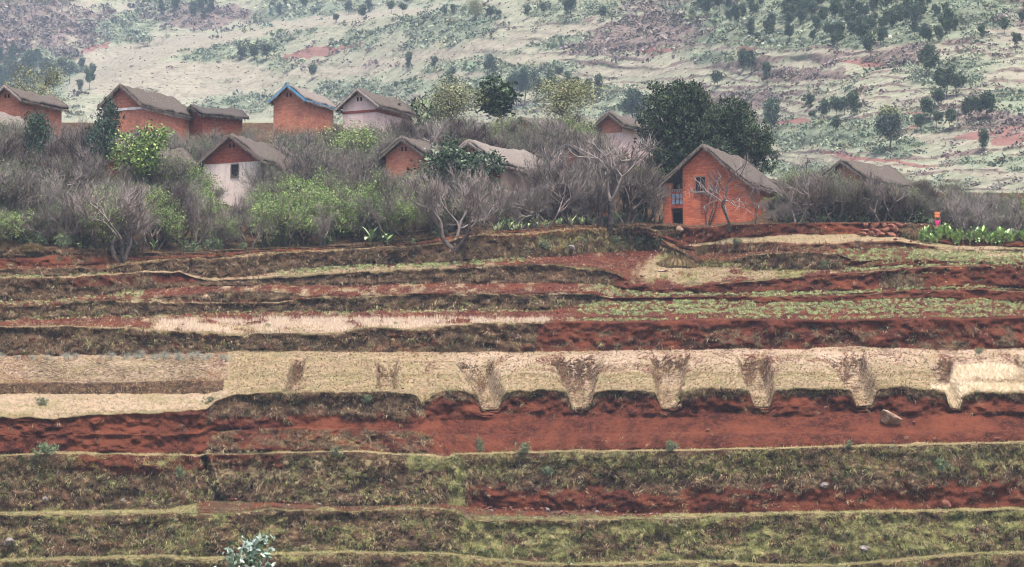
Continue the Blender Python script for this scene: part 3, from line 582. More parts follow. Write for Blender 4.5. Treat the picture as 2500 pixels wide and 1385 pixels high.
class MB:
    def __init__(s): s.v = []; s.f = []
    def add(s, v, f):
        o = len(s.v); s.v += [tuple(p) for p in v]; s.f += [tuple(i + o for i in q) for q in f]
    def box(s, x0, x1, y0, y1, z0, z1):
        s.add([(x0, y0, z0), (x1, y0, z0), (x1, y1, z0), (x0, y1, z0), (x0, y0, z1), (x1, y0, z1), (x1, y1, z1), (x0, y1, z1)],
              [(3, 2, 1, 0), (4, 5, 6, 7), (0, 1, 5, 4), (1, 2, 6, 5), (2, 3, 7, 6), (3, 0, 4, 7)])
    def prism(s, poly, y0, y1):
        n = len(poly); s.add([(x, y0, z) for x, z in poly] + [(x, y1, z) for x, z in poly],
                             [tuple(range(n)), tuple(range(2 * n - 1, n - 1, -1))] + [((i + 1) % n, i, n + i, n + (i + 1) % n) for i in range(n)])
    def tube(s, pts, rads, k=6):
        rings = []
        for i, (p, r_) in enumerate(zip(pts, rads)):
            p = Vector(p); d = (Vector(pts[min(i + 1, len(pts) - 1)]) - Vector(pts[max(i - 1, 0)])).normalized()
            a = d.orthogonal().normalized(); b = d.cross(a); rings.append([p + (a * math.cos(2 * math.pi * j / k) + b * math.sin(2 * math.pi * j / k)) * r_ for j in range(k)])
        v = [q_ for g in rings for q_ in g]; f = [(i * k + j, i * k + (j + 1) % k, (i + 1) * k + (j + 1) % k, (i + 1) * k + j) for i in range(len(pts) - 1) for j in range(k)]
        f += [tuple(range(k - 1, -1, -1)), tuple(range((len(pts) - 1) * k, len(pts) * k))]; s.add(v, f)
    def build(s, name, mat, parent=None, smooth=False, link=True):
        me = bpy.data.meshes.new(name); me.from_pydata(s.v, [], s.f); me.materials.append(mat); me.update()
        if smooth: me.polygons.foreach_set("use_smooth", np.ones(len(me.polygons), bool))
        if not link: return me
        o = bpy.data.objects.new(name, me); COL.objects.link(o)
        if parent is not None: o.parent = parent
        return o
def empty(name, loc, rz=0.0):
    o = bpy.data.objects.new(name, None); COL.objects.link(o); o.location = loc; o.rotation_euler = (0, 0, rz); o.empty_display_size = .3; return o

def find_Y(u, va, Ht):
    ys = np.arange(272, 372, .5); lipY = None
    i = int(col_i(u)); r24 = np.where(SG == 24)[0][-1]; y0 = Yg[r24, i] + 2.5
    for y in ys[ys > y0]:
        za = float(P(np.array(float(u)), np.array(float(va)), np.array(float(y)))[2])
        if za - zat(u, y) <= Ht: return y
    return 371.0

def roof_mesh(w, L, he, hr, ov, ovs, th, sag, seed, rough=.085):
    """two thatched slopes, subdivided and slightly uneven"""
    nx, ny = 9, max(8, int(L / .5)); slope = (hr - he) / (w / 2); xs = w / 2 + ovs
    rs = np.random.default_rng(seed); V_ = []; Fc = []
    def zt(x, y): return hr + th * .75 - slope * abs(x) + 0.0
    gx = np.concatenate([np.linspace(-xs, 0, nx), np.linspace(0, xs, nx)[1:]]); gy = np.linspace(-ov, L + ov, ny)
    X, Y = np.meshgrid(gx, gy, indexing='ij')
    nzs = (fbm(X * 1.1 + seed * 7, Y * 1.1, seed=seed, o=3) - .5) * 2 * rough * 3; sg = -sag * np.sin(np.clip((Y + ov) / (L + 2 * ov), 0, 1) * np.pi) * (1 - np.abs(X) / xs * .6)
    cap = .10 * np.exp(-(X / .35) ** 2)
    Zt = hr + th * .8 - slope * np.abs(X) - cap * 1.2 + nzs + sg; edge = (np.abs(X) > xs - .01) * (rs.random(X.shape) - .5) * .16
    Zb = Zt - th + edge; Xb = X * (1 - .0); top = np.stack([X + edge * .6, Y + ((Y < -ov + .01) | (Y > L + ov - .01)) * (rs.random(X.shape) - .5) * .14, Zt], -1); bot = np.stack([Xb, top[..., 1], Zb], -1)
    n, k = X.shape; idx = np.arange(n * k).reshape(n, k); f1 = np.stack([idx[:-1, :-1], idx[1:, :-1], idx[1:, 1:], idx[:-1, 1:]], -1).reshape(-1, 4); f2 = f1[:, ::-1] + n * k
    sd = []
    for a in (idx[:, 0], idx[:, -1][::-1], idx[0][::-1], idx[-1]): sd.append(np.stack([a[1:], a[:-1], a[:-1] + n * k, a[1:] + n * k], -1))
    v = np.concatenate([top.reshape(-1, 3), bot.reshape(-1, 3)]); f = np.concatenate([f1, f2] + sd)
    # hanging straw along eaves and verges
    m = int(110 * (L + w)); e = rs.random(m); side = rs.random(m) < .5; isv = rs.random(m) < .35
    bx = np.where(isv, rs.uniform(-xs, xs, m), np.where(side, xs, -xs)); by = np.where(isv, -ov, rs.uniform(-ov, L + ov, m)); bz = hr - slope * np.abs(bx) - th * .1
    base = np.stack([bx, by, bz], -1); d = np.stack([np.where(isv, 0, np.sign(bx) * .5) + rs.normal(0, .25, m), np.where(isv, -.4, 0) + rs.normal(0, .25, m), -np.ones(m)], -1)
    v2, f3 = blade_tri(base, d, rs.uniform(.15, .5, m), rs.uniform(.04, .11, m), rs); f3 = np.concatenate([f3, f3[:, 2:]], 1) + len(v)
    return np.concatenate([v, v2]), np.concatenate([f, f3])

HOUSES = []
def house(label, cat, u, va, halfpx, droppx, Lpx, psi, Ht, wall, gable=None, gdrop=.35, band=None, roof=None, th=.30, ovs=.55, ov=.5, sag=.16, board=None, vents=True, windows=(), doors=(), nm="brick_house", seed=1, group=None):
    Y = find_Y(u, va, Ht); s = Y / F; ps = rad(psi); za = float(P(np.array(float(u)), np.array(float(va)), np.array(float(Y)))[2])
    xw = float(P(np.array(float(u)), np.array(float(va)), np.array(float(Y)))[0])
    half = halfpx * s / math.cos(ps); drop = droppx * s; L = Lpx * s / math.sin(ps) - ov * 2; wl_ = 2 * (half - ovs)
    hr = Ht; he = hr - drop * (half - ovs) / half; gz_ = za - hr
    o = empty(nm, (xw, Y, gz_), -ps); tag(o, label, cat, group)
    wb = MB(); hw = wl_ / 2; dn = -2.5
    wb.prism([(-hw, dn), (hw, dn), (hw, he - .12), (0, hr - .12 - sag), (-hw, he - .12)], 0, L); wb.build("wall", wall, o)
    if gable is not None:   # upper gable of another material, a little proud
        g = MB(); zb = he - gdrop; g.prism([(-hw - .02, zb), (hw + .02, zb), (hw + .02, he - .01), (0, hr - .04), (-hw - .02, he - .01)], -.03, .2); g.build("gable", gable, o)
    if band is not None:
        for bm_, z0, z1 in band: b = MB(); b.box(-hw - .06, hw + .06, -.07, L + .05, z0, z1); b.build("band", bm_, o)
    v, f = roof_mesh(wl_, L, he, hr, ov, ovs, th, sag, seed); r_ = mesh_np("roof", v, f, roof or M_TH, False, parent=o)
    if board is not None:
        for sg_ in (-1, 1):
            b = MB(); xe = half; sl_ = (hr - he) / hw
            z_in = hr + th * .12; b.prism([(0, z_in), (sg_ * xe, z_in - sl_ * xe), (sg_ * xe, z_in - sl_ * xe - .26), (0, z_in - .26)][::sg_], -ov - .07, -ov - .01); b.build("bargeboard", board, o)
        if board is M_BL:
            b = MB(); b.box(xe - .03, xe + .03, -ov, L + ov, z_in - sl_ * xe - .24, z_in - sl_ * xe - .02); b.build("fascia", board, o)
    if vents:
        for sx in (-.2, .2):
            b = MB(); b.box(sx - .09, sx + .09, -.06, .1, hr - 1.25, hr - .85); b.build("vent", M_DK, o)
    def opening(kind, face, c, z0, w, h, frm=M_WD, fill=M_DK):
        p = MB(); q_ = MB()
        if face == 'f': a = lambda x0, x1, d0, d1, zz0, zz1, B: B.box(c + x0, c + x1, -d1, -d0, zz0, zz1)
        else: a = lambda x0, x1, d0, d1, zz0, zz1, B: B.box(hw + d0, hw + d1, c + x0, c + x1, zz0, zz1)
        a(-w / 2, w / 2, -.1, .035, z0, z0 + h, p); ob = p.build(kind, fill, o)
        for x0, x1, a0, a1 in ((-w / 2 - .09, -w / 2, z0, z0 + h), (w / 2, w / 2 + .09, z0, z0 + h), (-w / 2 - .09, w / 2 + .09, z0 + h, z0 + h + .1), (-w / 2 - .12, w / 2 + .12, z0 - .09, z0)): a(x0, x1, -.02, .09, a0, a1, q_)
        q_.build("frame", frm, ob); return ob
    for a in windows: opening("window", *a)
    for a in doors: opening("door", *a)
    HOUSES.append((o, u, va, Y, hw, L, he, hr)); print("house", label[:40], round(Y), "w %.1f L %.1f he %.1f" % (wl_, L, he), "ground", round(zat(u, Y) - gz_, 1))
    return o, hw, L, he, hr

house("orange brick house cut by the left edge, two slit vents in its gable", "house", 18, 210, 44, 38, 92, 26, 6.5, M_BR3, vents=True, board=M_WDL, seed=3)
house("low house with pale lilac grey thatch below the leftmost brick gable", "house", -30, 268, 44, 44, 70, 28, 5.0, M_PB, roof=M_THL, vents=False, seed=4, nm="plaster_house")
house("tall orange brick house with white bands and long plain thatch behind the pines", "house", 299, 208, 58, 54, 108, 26, 7.2, M_BR3, band=[(M_WH, 4.55, 4.8), (M_WH, 1.9, 2.15)], board=M_WD, vents=False, ovs=.35, seed=5)
house("long low house with dark thatch sunk in bare trees, right of the banded brick house", "house", 475, 260, 30, 26, 112, 55, 5.0, M_BR2, roof=M_THD, vents=False, seed=6)
house("small brown brick house whose gable shows left of the bright green tree", "house", 287, 342, 50, 50, 150, 36, 5.5, M_BR2, board=M_WDL, vents=False, seed=7)
o5, hw5, L5_, he5, hr5 = house("brown brick gable over whitewashed walls with one dark square window", "house", 567, 330, 86, 70, 122, 26, 6.8, M_PW, gable=M_BR2, board=M_WD, windows=[('f', 0.35, 2.75, .75, 1.15)], seed=8, roof=M_TH)
o6, hw6, L6_, he6, hr6 = house("tall brick house with bright blue gable boards and blue eaves", "house", 706, 208, 46, 40, 72, 23, 7.6, M_BR3, board=M_BL, roof=M_THL, seed=9, ovs=.3, windows=[('f', -.6, 1.2, .7, 1.0)])
house("pinkish white plastered house with dark thatch, right of the blue boarded one", "house", 878, 218, 54, 46, 92, 27, 7.4, M_PP, band=[(M_BR2, 4.9, 5.15)], board=M_WDL, seed=10, nm="plaster_house", windows=[('f', .8, 2.2, .6, .9)])
house("low brick house with thick curved thatch left of the dark glossy tree", "house", 987, 338, 58, 46, 80, 30, 5.6, M_BR3, th=.42, vents=True, seed=11)
o10, hw10, L10, he10, hr10 = house("brick gabled house with a long pale thatched roof and a dark doorway", "house", 1150, 345, 84, 66, 145, 32, 6.6, M_PB, gable=M_BR, gdrop=1.5, roof=M_THL, th=.38, vents=False, seed=12, doors=[('r', 4.2, -.2, 1.0, 2.0)], windows=[('f', .4, 2.6, .7, .9)])
house("small distant house with flat grey roof among bare trees, centre of the village", "house", 1280, 286, 26, 24, 74, 48, 4.2, M_BR3, vents=False, seed=13)
house("brick and white walled house with heavy thatch beside the round dark tree", "house", 1490, 277, 38, 33, 88, 26, 5.6, M_PP, gable=M_BR3, gdrop=1.1, th=.42, vents=False, seed=14)
house("brick house with dark verge half hidden by the great bare tree", "house", 1388, 352, 66, 62, 66, 24, 6.6, M_BR3, th=.32, roof=M_THD, vents=False, seed=15)
house("long grey roofed brick house behind bushes at the right end of the village", "house", 2060, 392, 62, 58, 128, 44, 4.6, M_BR3, vents=False, seed=16, roof=M_TH)

# the big brick house with a balcony (nearest)
def balcony_house():
    u, va, Ht = 1719, 354, 7.3; psi = rad(24); Y = float(Yg[np.where(SG == 24)[0][-1], int(col_i(u))]) + 5.0; s = Y / F; Ht = float(P(np.array(float(u)), np.array(float(va)), np.array(Y))[2]) - zat(u, Y); p = P(np.array(float(u)), np.array(float(va)), np.array(float(Y)))
    o = empty("brick_house", (float(p[0]), Y, float(p[2]) - Ht), -psi); tag(o, "bright orange brick house with a balcony recess, nearest house above the terraces", "house")
    k = s / math.cos(psi); hw = 99 * k; hr = Ht; he = hr - 99 * s * .93; L = 98 * s / math.sin(psi); print("balcony house", Y, hw, he, L, "ground", zat(u, Y) - float(p[2]) + Ht)
    xr = -hw + 47 * k      # right jamb of the balcony bay (bay lies between the pillar and this wall)
    w = MB(); sl_ = (hr - he) / hw
    zl = lambda x: hr - sl_ * abs(x)
    w.prism([(xr, -2.5), (hw, -2.5), (hw, he - .25), (0, hr - .28), (xr, zl(xr) - .25)], 0, L)
    w.box(-hw, xr, 2.0, L, -2.5, he - .1); w.build("wall", M_BR, o)
    pl = MB(); pl.box(-hw, -hw + 19 * k, 0, .6, -2.5, he + .05); pl.build("pillar", M_BR, o)
    dk = MB(); dk.box(-hw + .02, xr - .01, 1.9, 1.98, -2.5, he + .3); dk.build("recess_shade", M_DK, o)  # near-black sheet before the brick, painting the shade of the recess
    zf = 2.15; f = MB(); f.box(-hw + 19 * k, xr, .05, 2.0, zf - .30, zf); bal = f.build("balcony", M_RD, o)
    sc_ = MB(); nn = 7; x0, x1 = -hw + 19 * k, xr
    for i in range(nn):
        a = x0 + (x1 - x0) * i / nn; b = x0 + (x1 - x0) * (i + 1) / nn; sc_.prism([(a, zf - .3), ((a + b) / 2, zf - .42), (b, zf - .3)], .03, .07)
    sc_.build("trim", M_RD, bal)
    for zz0, zz1, mt in ((zf + 1.05, zf + 1.2, M_RD), (zf + .5, zf + .56, M_RD), (zf + 1.38, zf + 1.44, M_WDL)): r_ = MB(); r_.box(x0, x1, .06, .14, zz0, zz1); r_.build("rail", mt, bal)
    bb = MB(); n_ = 3
    for i in range(n_):
        c = x0 + (x1 - x0) * (i + .5) / n_; h_ = (x1 - x0) / n_ * .40
        for z0, z1 in ((zf + .02, zf + .5), (zf + .56, zf + 1.04)):
            bb.prism([(c - h_, z0 + .06), (c - h_ * .5, z0), (c + h_ * .5, z0), (c + h_, z0 + .06), (c + h_, z1 - .06), (c + h_ * .5, z1), (c - h_ * .5, z1), (c - h_, z1 - .06)], .08, .12)
    bb.build("balustrade_panel", M_BLG, bal)
    for i in range(5):
        t_ = MB(); c = x0 + (x1 - x0) * (i + .5) / 5; t_.tube([(c, .1, zf + 1.2), (c, .1, zf + 1.29), (c, .1, zf + 1.38)], [.03, .06, .03]); t_.build("baluster", M_WDL, bal)
    # window with sill
    wx = -hw + 90 * k; z0 = 3.25; W_, H_ = .95, 1.35
    p_ = MB(); p_.box(wx - W_ / 2, wx + W_ / 2, -.035, .1, z0, z0 + H_); wo = p_.build("window", M_DK, o)
    q_ = MB()
    for a in ((wx - W_ / 2 - .07, wx - W_ / 2, z0, z0 + H_), (wx + W_ / 2, wx + W_ / 2 + .07, z0, z0 + H_), (wx - W_ / 2 - .07, wx + W_ / 2 + .07, z0 + H_, z0 + H_ + .09)): q_.box(a[0], a[1], -.09, .02, a[2], a[3])
    q_.box(wx - .03, wx + .03, -.06, .02, z0, z0 + H_); q_.build("frame", M_WD, wo)
    q_ = MB(); q_.box(wx - W_ / 2 - .15, wx + W_ / 2 + .15, -.18, .02, z0 - .14, z0 - .003); q_.build("sill", M_WD, wo)
    st = MB(); st.box(wx + .0, wx + .75, -.02, .05, 1.1, z0 - .145); st.build("patch", M_BR2, o)
    v, f_ = roof_mesh(2 * hw, L, he, hr, .6, .5, .26, .12, 21, .06); mesh_np("roof", v, f_, M_TH, False, parent=o)
    for sg_ in (-1, 1):
        b = MB(); xe = hw + .46; b.prism([(0, hr - .02), (sg_ * xe, hr - .02 - sl_ * xe), (sg_ * xe, hr - .2 - sl_ * xe), (0, hr - .2)][::sg_], -.58, -.5); b.build("rafter", M_WD, o)
    HOUSES.append((o, u, va, Y, hw, L, he, hr))
balcony_house()
# ------------------------------------------------------------------ trees
BK = NM("bark", .95, .1); BK = BK.out(BK.mix(BK.rng(BK.noise(5, 4, .7), .35, .65), (.045, .035, .032), (.13, .105, .098)))
BKP = NM("pale bark", .95, .1); BKP = BKP.out(BKP.mix(BKP.rng(BKP.noise(5, 4, .7), .35, .65), (.085, .07, .065), (.20, .175, .16)))
def seg_tubes(segs, k=3):
    """segs: array (n, 8): p0(3) p1(3) r0 r1 -> quads"""
    a = np.asarray(segs, float); p0, p1, r0, r1 = a[:, :3], a[:, 3:6], a[:, 6], a[:, 7]; d = unit(p1 - p0)
    ref = np.where(np.abs(d[:, 2:3]) < .9, np.array([[0, 0, 1.0]]), np.array([[1.0, 0, 0]])); u_ = unit(np.cross(d, ref)); w_ = np.cross(d, u_)
    ang = 2 * np.pi * np.arange(k) / k; ring = np.cos(ang)[None, :, None] * u_[:, None] + np.sin(ang)[None, :, None] * w_[:, None]
    v = np.concatenate([p0[:, None] + ring * r0[:, None, None], p1[:, None] + ring * r1[:, None, None]], 1); n = len(a)
    i = np.arange(n)[:, None, None] * 2 * k; j = np.arange(k); f = np.stack([j, (j + 1) % k, (j + 1) % k + k, j + k], -1)[None] + i
    return v.reshape(-1, 3), f.reshape(-1, 4)
def grow(seed, stems=3, lean=.5, levels=5, h=5.0, spread=.75, r0=.09, ntw=7, twl=.55, upw=.35, first=.22, droop=0.0):
    r = np.random.default_rng(seed); trunk, br, tips = [], [], []
    def rec(p, d, L, rad_, lv):
        n = 3 if lv <= 2 else 2; q = p.copy(); dd = d.copy()
        for i in range(n):
            dd = dd + r.normal(0, .16 + .03 * lv, 3) + np.array([0, 0, upw * .18 - droop * lv * .05]); dd /= np.linalg.norm(dd); q2 = q + dd * L / n
            ra, rb = rad_ * (1 - .35 * i / n), rad_ * (1 - .35 * (i + 1) / n); (trunk if lv == 0 else br).append([*q, *q2, ra, rb]); q = q2
            if lv >= 1 and r.random() < .55 and lv < levels: side(q, dd, L * r.uniform(.5, .75), rb * .55, lv + 1)
        if lv >= levels:
            tips.append((q, dd)); return
        for _ in range(2 if r.random() < .62 else 3): side(q, dd, L * r.uniform(.62, .88), rad_ * .62, lv + 1)
    def side(q, dd, L, rad_, lv):
        a = r.normal(0, 1, 3); a -= a.dot(dd) * dd; a /= np.linalg.norm(a) + 1e-9; nd = dd + a * r.uniform(.35, spread * 1.25) + np.array([0, 0, upw * .45 - droop * .2]); rec(q, nd / np.linalg.norm(nd), L, max(rad_, .008), lv)
    for s_ in range(stems):
        a = 2 * np.pi * (s_ + r.random() * .7) / stems; d = np.array([math.cos(a) * lean, math.sin(a) * lean, 1.0]); d /= np.linalg.norm(d)
        rec(np.array([math.cos(a) * .06, math.sin(a) * .06, -.25]), d, h * first * r.uniform(.8, 1.2), r0 * r.uniform(.7, 1.1), 0)
    tips_p = np.array([t[0] for t in tips]); tips_d = np.array([t[1] for t in tips])
    # fine twigs
    n = len(tips_p) * ntw; bp = np.repeat(tips_p, ntw, 0) - np.repeat(tips_d, ntw, 0) * r.uniform(0, .5, (n, 1)); td = np.repeat(tips_d, ntw, 0) + r.normal(0, .65, (n, 3)) + np.array([0, 0, .25 - droop])
    ends = bp + unit(td) * (twl * r.uniform(.5, 1.2, (n, 1)))
    return np.array(trunk), np.array(br), bp, td, ends, tips_p
def bare_proto(seed, nm="bare_tree", pale_=False, green=0.0, lcol=None, lsz=.13, twc=None, **kw):
    tr, br, bp, td, ends, tips = grow(seed, **kw); zmax = max(ends[:, 2].max(), .1)
    r = np.random.default_rng(seed + 500); sc_ = 5.0 / zmax
    v1, f1 = seg_tubes(tr, 5); v2, f2 = seg_tubes(br[br[:, 6] > .013], 3) if (br[:, 6] > .013).any() else (np.zeros((0, 3)), np.zeros((0, 4), int))
    small = br[br[:, 6] <= .013]; bt = np.concatenate([bp, small[:, :3]]); dt = np.concatenate([td, small[:, 3:6] - small[:, :3]]); Lt = np.concatenate([np.full(len(bp), 1.0) * np.linalg.norm(ends - bp, axis=1), np.linalg.norm(small[:, 3:6] - small[:, :3], axis=1) * 1.1])
    v3, f3 = blade_tri(bt, dt, Lt, np.concatenate([np.full(len(bp), .021), np.full(len(small), .034)]), r); f3 = np.concatenate([f3, f3[:, 2:]], 1)
    mat = BKP if pale_ else BK; vb = np.concatenate([v2, v3]) * sc_; fb = np.concatenate([f2, f3 + len(v2)])
    mt = mesh_np("trunk", v1 * sc_, f1, mat, True, link=False); col = np.array(twc or (.20, .155, .155)); cb = np.repeat(col[None] * r.uniform(.7, 1.3, (len(vb), 1)), 1, 0)
    mb = mesh_np("branches", vb, fb, TW if not pale_ else TWP, cols=cb, link=False); parts = [("trunk", mt), ("branches", mb)]
    if green > 0:
        n = int(len(ends) * green); ix = r.choice(len(ends), n, replace=n > len(ends)); w = .5 + .5 * (ends[ix, 2] / zmax); keep = r.random(n) < w; ix = ix[keep]
        # leaves gathered in sprays at twig ends
        m = 3; cen = np.repeat(ends[ix], m, 0) + r.normal(0, .13, (len(ix) * m, 3)); c = np.repeat(pick(lcol, len(ix), r), m, 0); v_, f_ = leaves(cen * sc_, r.uniform(.6, 1.3, len(cen)) * lsz, .42, droop=.3, r=r)
        parts.append(("leaves", mesh_np("leaves", v_, f_, LM, cols=np.repeat(c, 4, 0), link=False)))
    return parts, 5.0
TW = NM("twigs", .95, .05); TW = TW.out(TW.attr("tint")); TWP = NM("pale twigs", .95, .05); TWP = TWP.out(TWP.mix(.5, TWP.attr("tint"), (.22, .195, .18)))
G1 = [(.12, .20, .045), (.19, .28, .08), (.25, .33, .12), (.08, .13, .035), (.30, .36, .16)]
G2 = [(.085, .12, .06), (.12, .15, .08), (.16, .18, .10)]
BARE = [bare_proto(100 + i, stems=[3, 4, 2, 5, 3, 4, 2, 3][i], lean=[.5, .6, .35, .6, .7, .4, .5, .45][i], levels=[4, 4, 4, 3, 4, 4, 4, 4][i], spread=[.8, .7, .9, .8, .75, .65, .9, .8][i], ntw=6, r0=.115, twc=[(.20, .17, .155), (.09, .07, .065), (.24, .21, .19), (.14, .115, .10)][i % 4]) for i in range(8)]
THIN = [bare_proto(140 + i, stems=2 + i % 3, lean=.3, levels=3, spread=.8, ntw=5, first=.3, r0=.075, twc=(.15, .115, .11)) for i in range(4)]
PALE = [bare_proto(160 + i, pale_=True, stems=2, lean=.6, levels=3, spread=1.0, ntw=5, first=.3, r0=.085, droop=.3) for i in range(3)]
LEAFY = [bare_proto(180 + i, stems=3, lean=.45, levels=3, spread=.8, ntw=9, green=2.0, lcol=G1, lsz=.17, twc=(.18, .15, .13)) for i in range(5)]
SPARSE = [bare_proto(200 + i, stems=3, lean=.5, levels=4, spread=.8, ntw=5, green=.55, lcol=G2, lsz=.12, twc=(.19, .155, .15)) for i in range(5)]
def crown_proto(seed, blobs, n, lsz, cols, trunk, asp=.5, limbs=6, top=None, clump=14, thick=.05, shell=.55):
    """height-1 tree; blobs: (x, y, z, rx, ry, rz); trunk: (height it is bare, radius)"""
    r = np.random.default_rng(seed); b = np.array(blobs, float); wgt = (b[:, 3] * b[:, 4] * b[:, 5]) ** .7; bi = r.choice(len(b), n // clump, p=wgt / wgt.sum())
    d = unit(r.normal(size=(len(bi), 3))); q = r.uniform(0, 1, (len(bi), 1)) ** (1 / 3.0); q = shell + (1.06 - shell) * q
    cc = b[bi, :3] + d * q * b[bi, 3:6]; cen = np.repeat(cc, clump, 0) + r.normal(0, thick, (len(cc) * clump, 3)) * .8; base = np.repeat(pick(cols, len(cc), r, .2), clump, 0)
    c = base * r.uniform(.8, 1.2, (len(cen), 1))
    if top is not None: k_ = np.clip((cen[:, 2:] - .62) * 3, 0, 1) * (r.random((len(cen), 1)) < .85); c = c * (1 - k_) + np.array(top) * k_ * r.uniform(.8, 1.2, (len(cen), 1))
    v_, f_ = leaves(cen, lsz * r.uniform(.6, 1.3, len(cen)), asp, r=r)
    cr = mesh_np("crown", v_, f_, LM, cols=np.repeat(np.clip(c, 0, 1), 4, 0), link=False)
    sg_ = []; th_, tr_ = trunk; pz = np.array([0, 0, -.05]); prev_ = pz
    for i in range(5):
        nx = np.array([r.normal(0, .01), r.normal(0, .01), th_ * (i + 1) / 5]); sg_.append([*prev_, *nx, tr_ * (1 - .1 * i), tr_ * (1 - .1 * (i + 1))]); prev_ = nx
    for i in range(limbs):
        bb = b[r.integers(0, len(b))]; e = bb[:3] + unit(r.normal(size=3)) * bb[3:6] * .6; md = prev_ * .45 + e * .55 + r.normal(0, .03, 3); sg_.append([*prev_, *md, tr_ * .5, tr_ * .33]); sg_.append([*md, *e, tr_ * .33, tr_ * .1])
        for _ in range(3): e2 = e + r.normal(0, .08, 3); sg_.append([*md, *e2, tr_ * .18, tr_ * .06])
    v1, f1 = seg_tubes(sg_, 5); return [("trunk", mesh_np("trunk", v1, f1, BK, True, link=False)), ("crown", cr)], 1.0
DG = [(.022, .038, .016), (.035, .055, .025), (.055, .075, .04), (.015, .026, .012)]
PG = [(.04, .065, .035), (.06, .09, .045), (.028, .045, .026), (.085, .115, .06)]
def rb(seed, n, c, R, s_):
    r = np.random.default_rng(seed); d = unit(r.normal(size=(n, 3))); p = np.array(c) + d * np.array(R) * r.uniform(.4, 1, (n, 1)); return [(*p[i], *(np.array(s_) * r.uniform(.7, 1.2))) for i in range(n)]
ROUND = [crown_proto(300 + i, rb(300 + i, 7, (0, 0, .64), (.2, .2, .24), (.15, .15, .13)), 1700, .072, PG, (.5, .016)) for i in range(4)]
TALLR = [crown_proto(310 + i, rb(310 + i, 9, (0, 0, .58), (.12, .12, .34), (.13, .13, .12)), 1700, .068, PG, (.5, .014)) for i in range(3)]
PINE = [crown_proto(320 + i, rb(320 + i, 11, (0, 0, .62), (.22, .22, .3), (.10, .10, .07)), 2200, .058, [(.04, .07, .045), (.06, .095, .06), (.03, .05, .035)], (.85, .016), asp=.3, limbs=10) for i in range(4)]
OLIVE = [crown_proto(330 + i, rb(330 + i, 12, (0, 0, .52), (.32, .3, .34), (.17, .17, .14)), 4200, .035, [(.17, .18, .08), (.22, .23, .11), (.13, .14, .07), (.26, .26, .14)], (.35, .02), asp=.35, limbs=12, clump=8, thick=.06, shell=.2) for i in range(3)]
BUSH = [crown_proto(340 + i, rb(340 + i, 7, (0, 0, .42), (.4, .4, .25), (.3, .3, .28)), 900, .09, [(.10, .14, .07), (.15, .19, .10), (.20, .23, .14), (.07, .10, .05)], (.25, .03), thick=.07, shell=.3) for i in range(4)]
GREYB = [crown_proto(350 + i, rb(350 + i, 7, (0, 0, .42), (.5, .4, .22), (.3, .3, .28)), 800, .075, [(.30, .32, .26), (.24, .27, .22), (.38, .38, .33), (.20, .21, .15)], (.25, .03), asp=.25, thick=.09, shell=.2) for i in range(3)]
TWOTONE = crown_proto(360, rb(360, 10, (0, 0, .60), (.15, .15, .26), (.17, .17, .16)), 5600, .052, [(.045, .065, .045), (.06, .085, .055), (.035, .05, .04)], (.32, .022), top=(.34, .36, .15), limbs=8)

USED = {}
def plant(proto, name, loc, h, rz, width=1.0, tilt=0.0):
    parts, h0 = proto; o = bpy.data.objects.new(name, None); COL.objects.link(o); o.location = loc; o.rotation_euler = (0, tilt, rz); s = h / h0; o.scale = (s * width, s * width, s); o.empty_display_size = .2
    for n, me in parts:
        c = bpy.data.objects.new(n, me); COL.objects.link(c); c.parent = o
    return o
TREES = []      # (object, u, v of the foot, kind, height px)
def tree(kind, proto, u, v=None, Y=None, hp=None, h=None, rz=None, width=1.0, label=None, group=None, tilt=0.0, nm=None, cat=None, hill_=False, sink=.12):
    p = hat(u, v) if hill_ else (at(u, v) if Y is None else behind(u, Y)); Yd = p.y
    if h is None: h = hp * Yd / F
    p = Vector(p) - Vector((0, 0, sink)); o = plant(proto, nm or kind, p, h, random.uniform(0, 6.28) if rz is None else rz, width, tilt)
    fu, fv = pix(*p); o["_k"] = kind; tag(o, label, cat or ("bush" if "bush" in kind or "shrub" in kind else "tree"), group); TREES.append((o, fu, fv, kind, h * F / Yd)); return o
random.seed(5)
def ceil_f(u): return np.interp(u, [-60, 0, 100, 230, 300, 420, 480, 505, 618, 650, 700, 760, 930, 1040, 1150, 1210, 1340, 1400, 1480, 1540, 1600, 1640, 1900, 1960, 2050, 2150, 2280, 2330, 2420, 2560], [340, 350, 370, 385, 375, 390, 450, 472, 478, 372, 366, 385, 392, 400, 385, 425, 425, 405, 345, 375, 385, 500, 500, 380, 390, 430, 470, 410, 460, 470])
def ceil_m(u): return np.interp(u, [-60, 60, 150, 250, 300, 400, 470, 560, 650, 720, 800, 880, 960, 1100, 1180, 1280, 1420, 1450, 1560, 1650, 2560], [262, 272, 240, 225, 255, 240, 238, 250, 238, 240, 262, 272, 245, 240, 262, 272, 272, 300, 330, 410, 440])
def zc(u, Y, vt): return Y  # helper kept simple
def ceil22(u):
    for a, b, c in ((235, 300, 388), (478, 640, 466), (925, 1062, 392), (1140, 1345, 418)):
        if a < u < b: return c
    return min(ceil_f(u), ceil_m(u) + 70)
r24 = np.where(SG == 24)[0][-1]; r20 = np.where(SG == 20)[0][-1]
def lipY(u): return float(Yg[r24, int(col_i(u))])
def allowed(u, Y, ct):  # tallest tree at this spot that stays below row ct
    p = behind(u, Y); _, fv = pix(*p); return (fv - ct) * Y / F
def free(u, Y):
    x = behind(u, Y).x
    for (o, hu, hv, hY, hw_, L_, he_, hr_) in HOUSES:
        a = -o.rotation_euler.z; dx, dy = x - o.location.x, Y - o.location.y; lx = dx * math.cos(a) - dy * math.sin(a); ly = dx * math.sin(a) + dy * math.cos(a)
        if abs(lx) < hw_ + .8 and -1.0 < ly < L_ + .8: return False
    return True
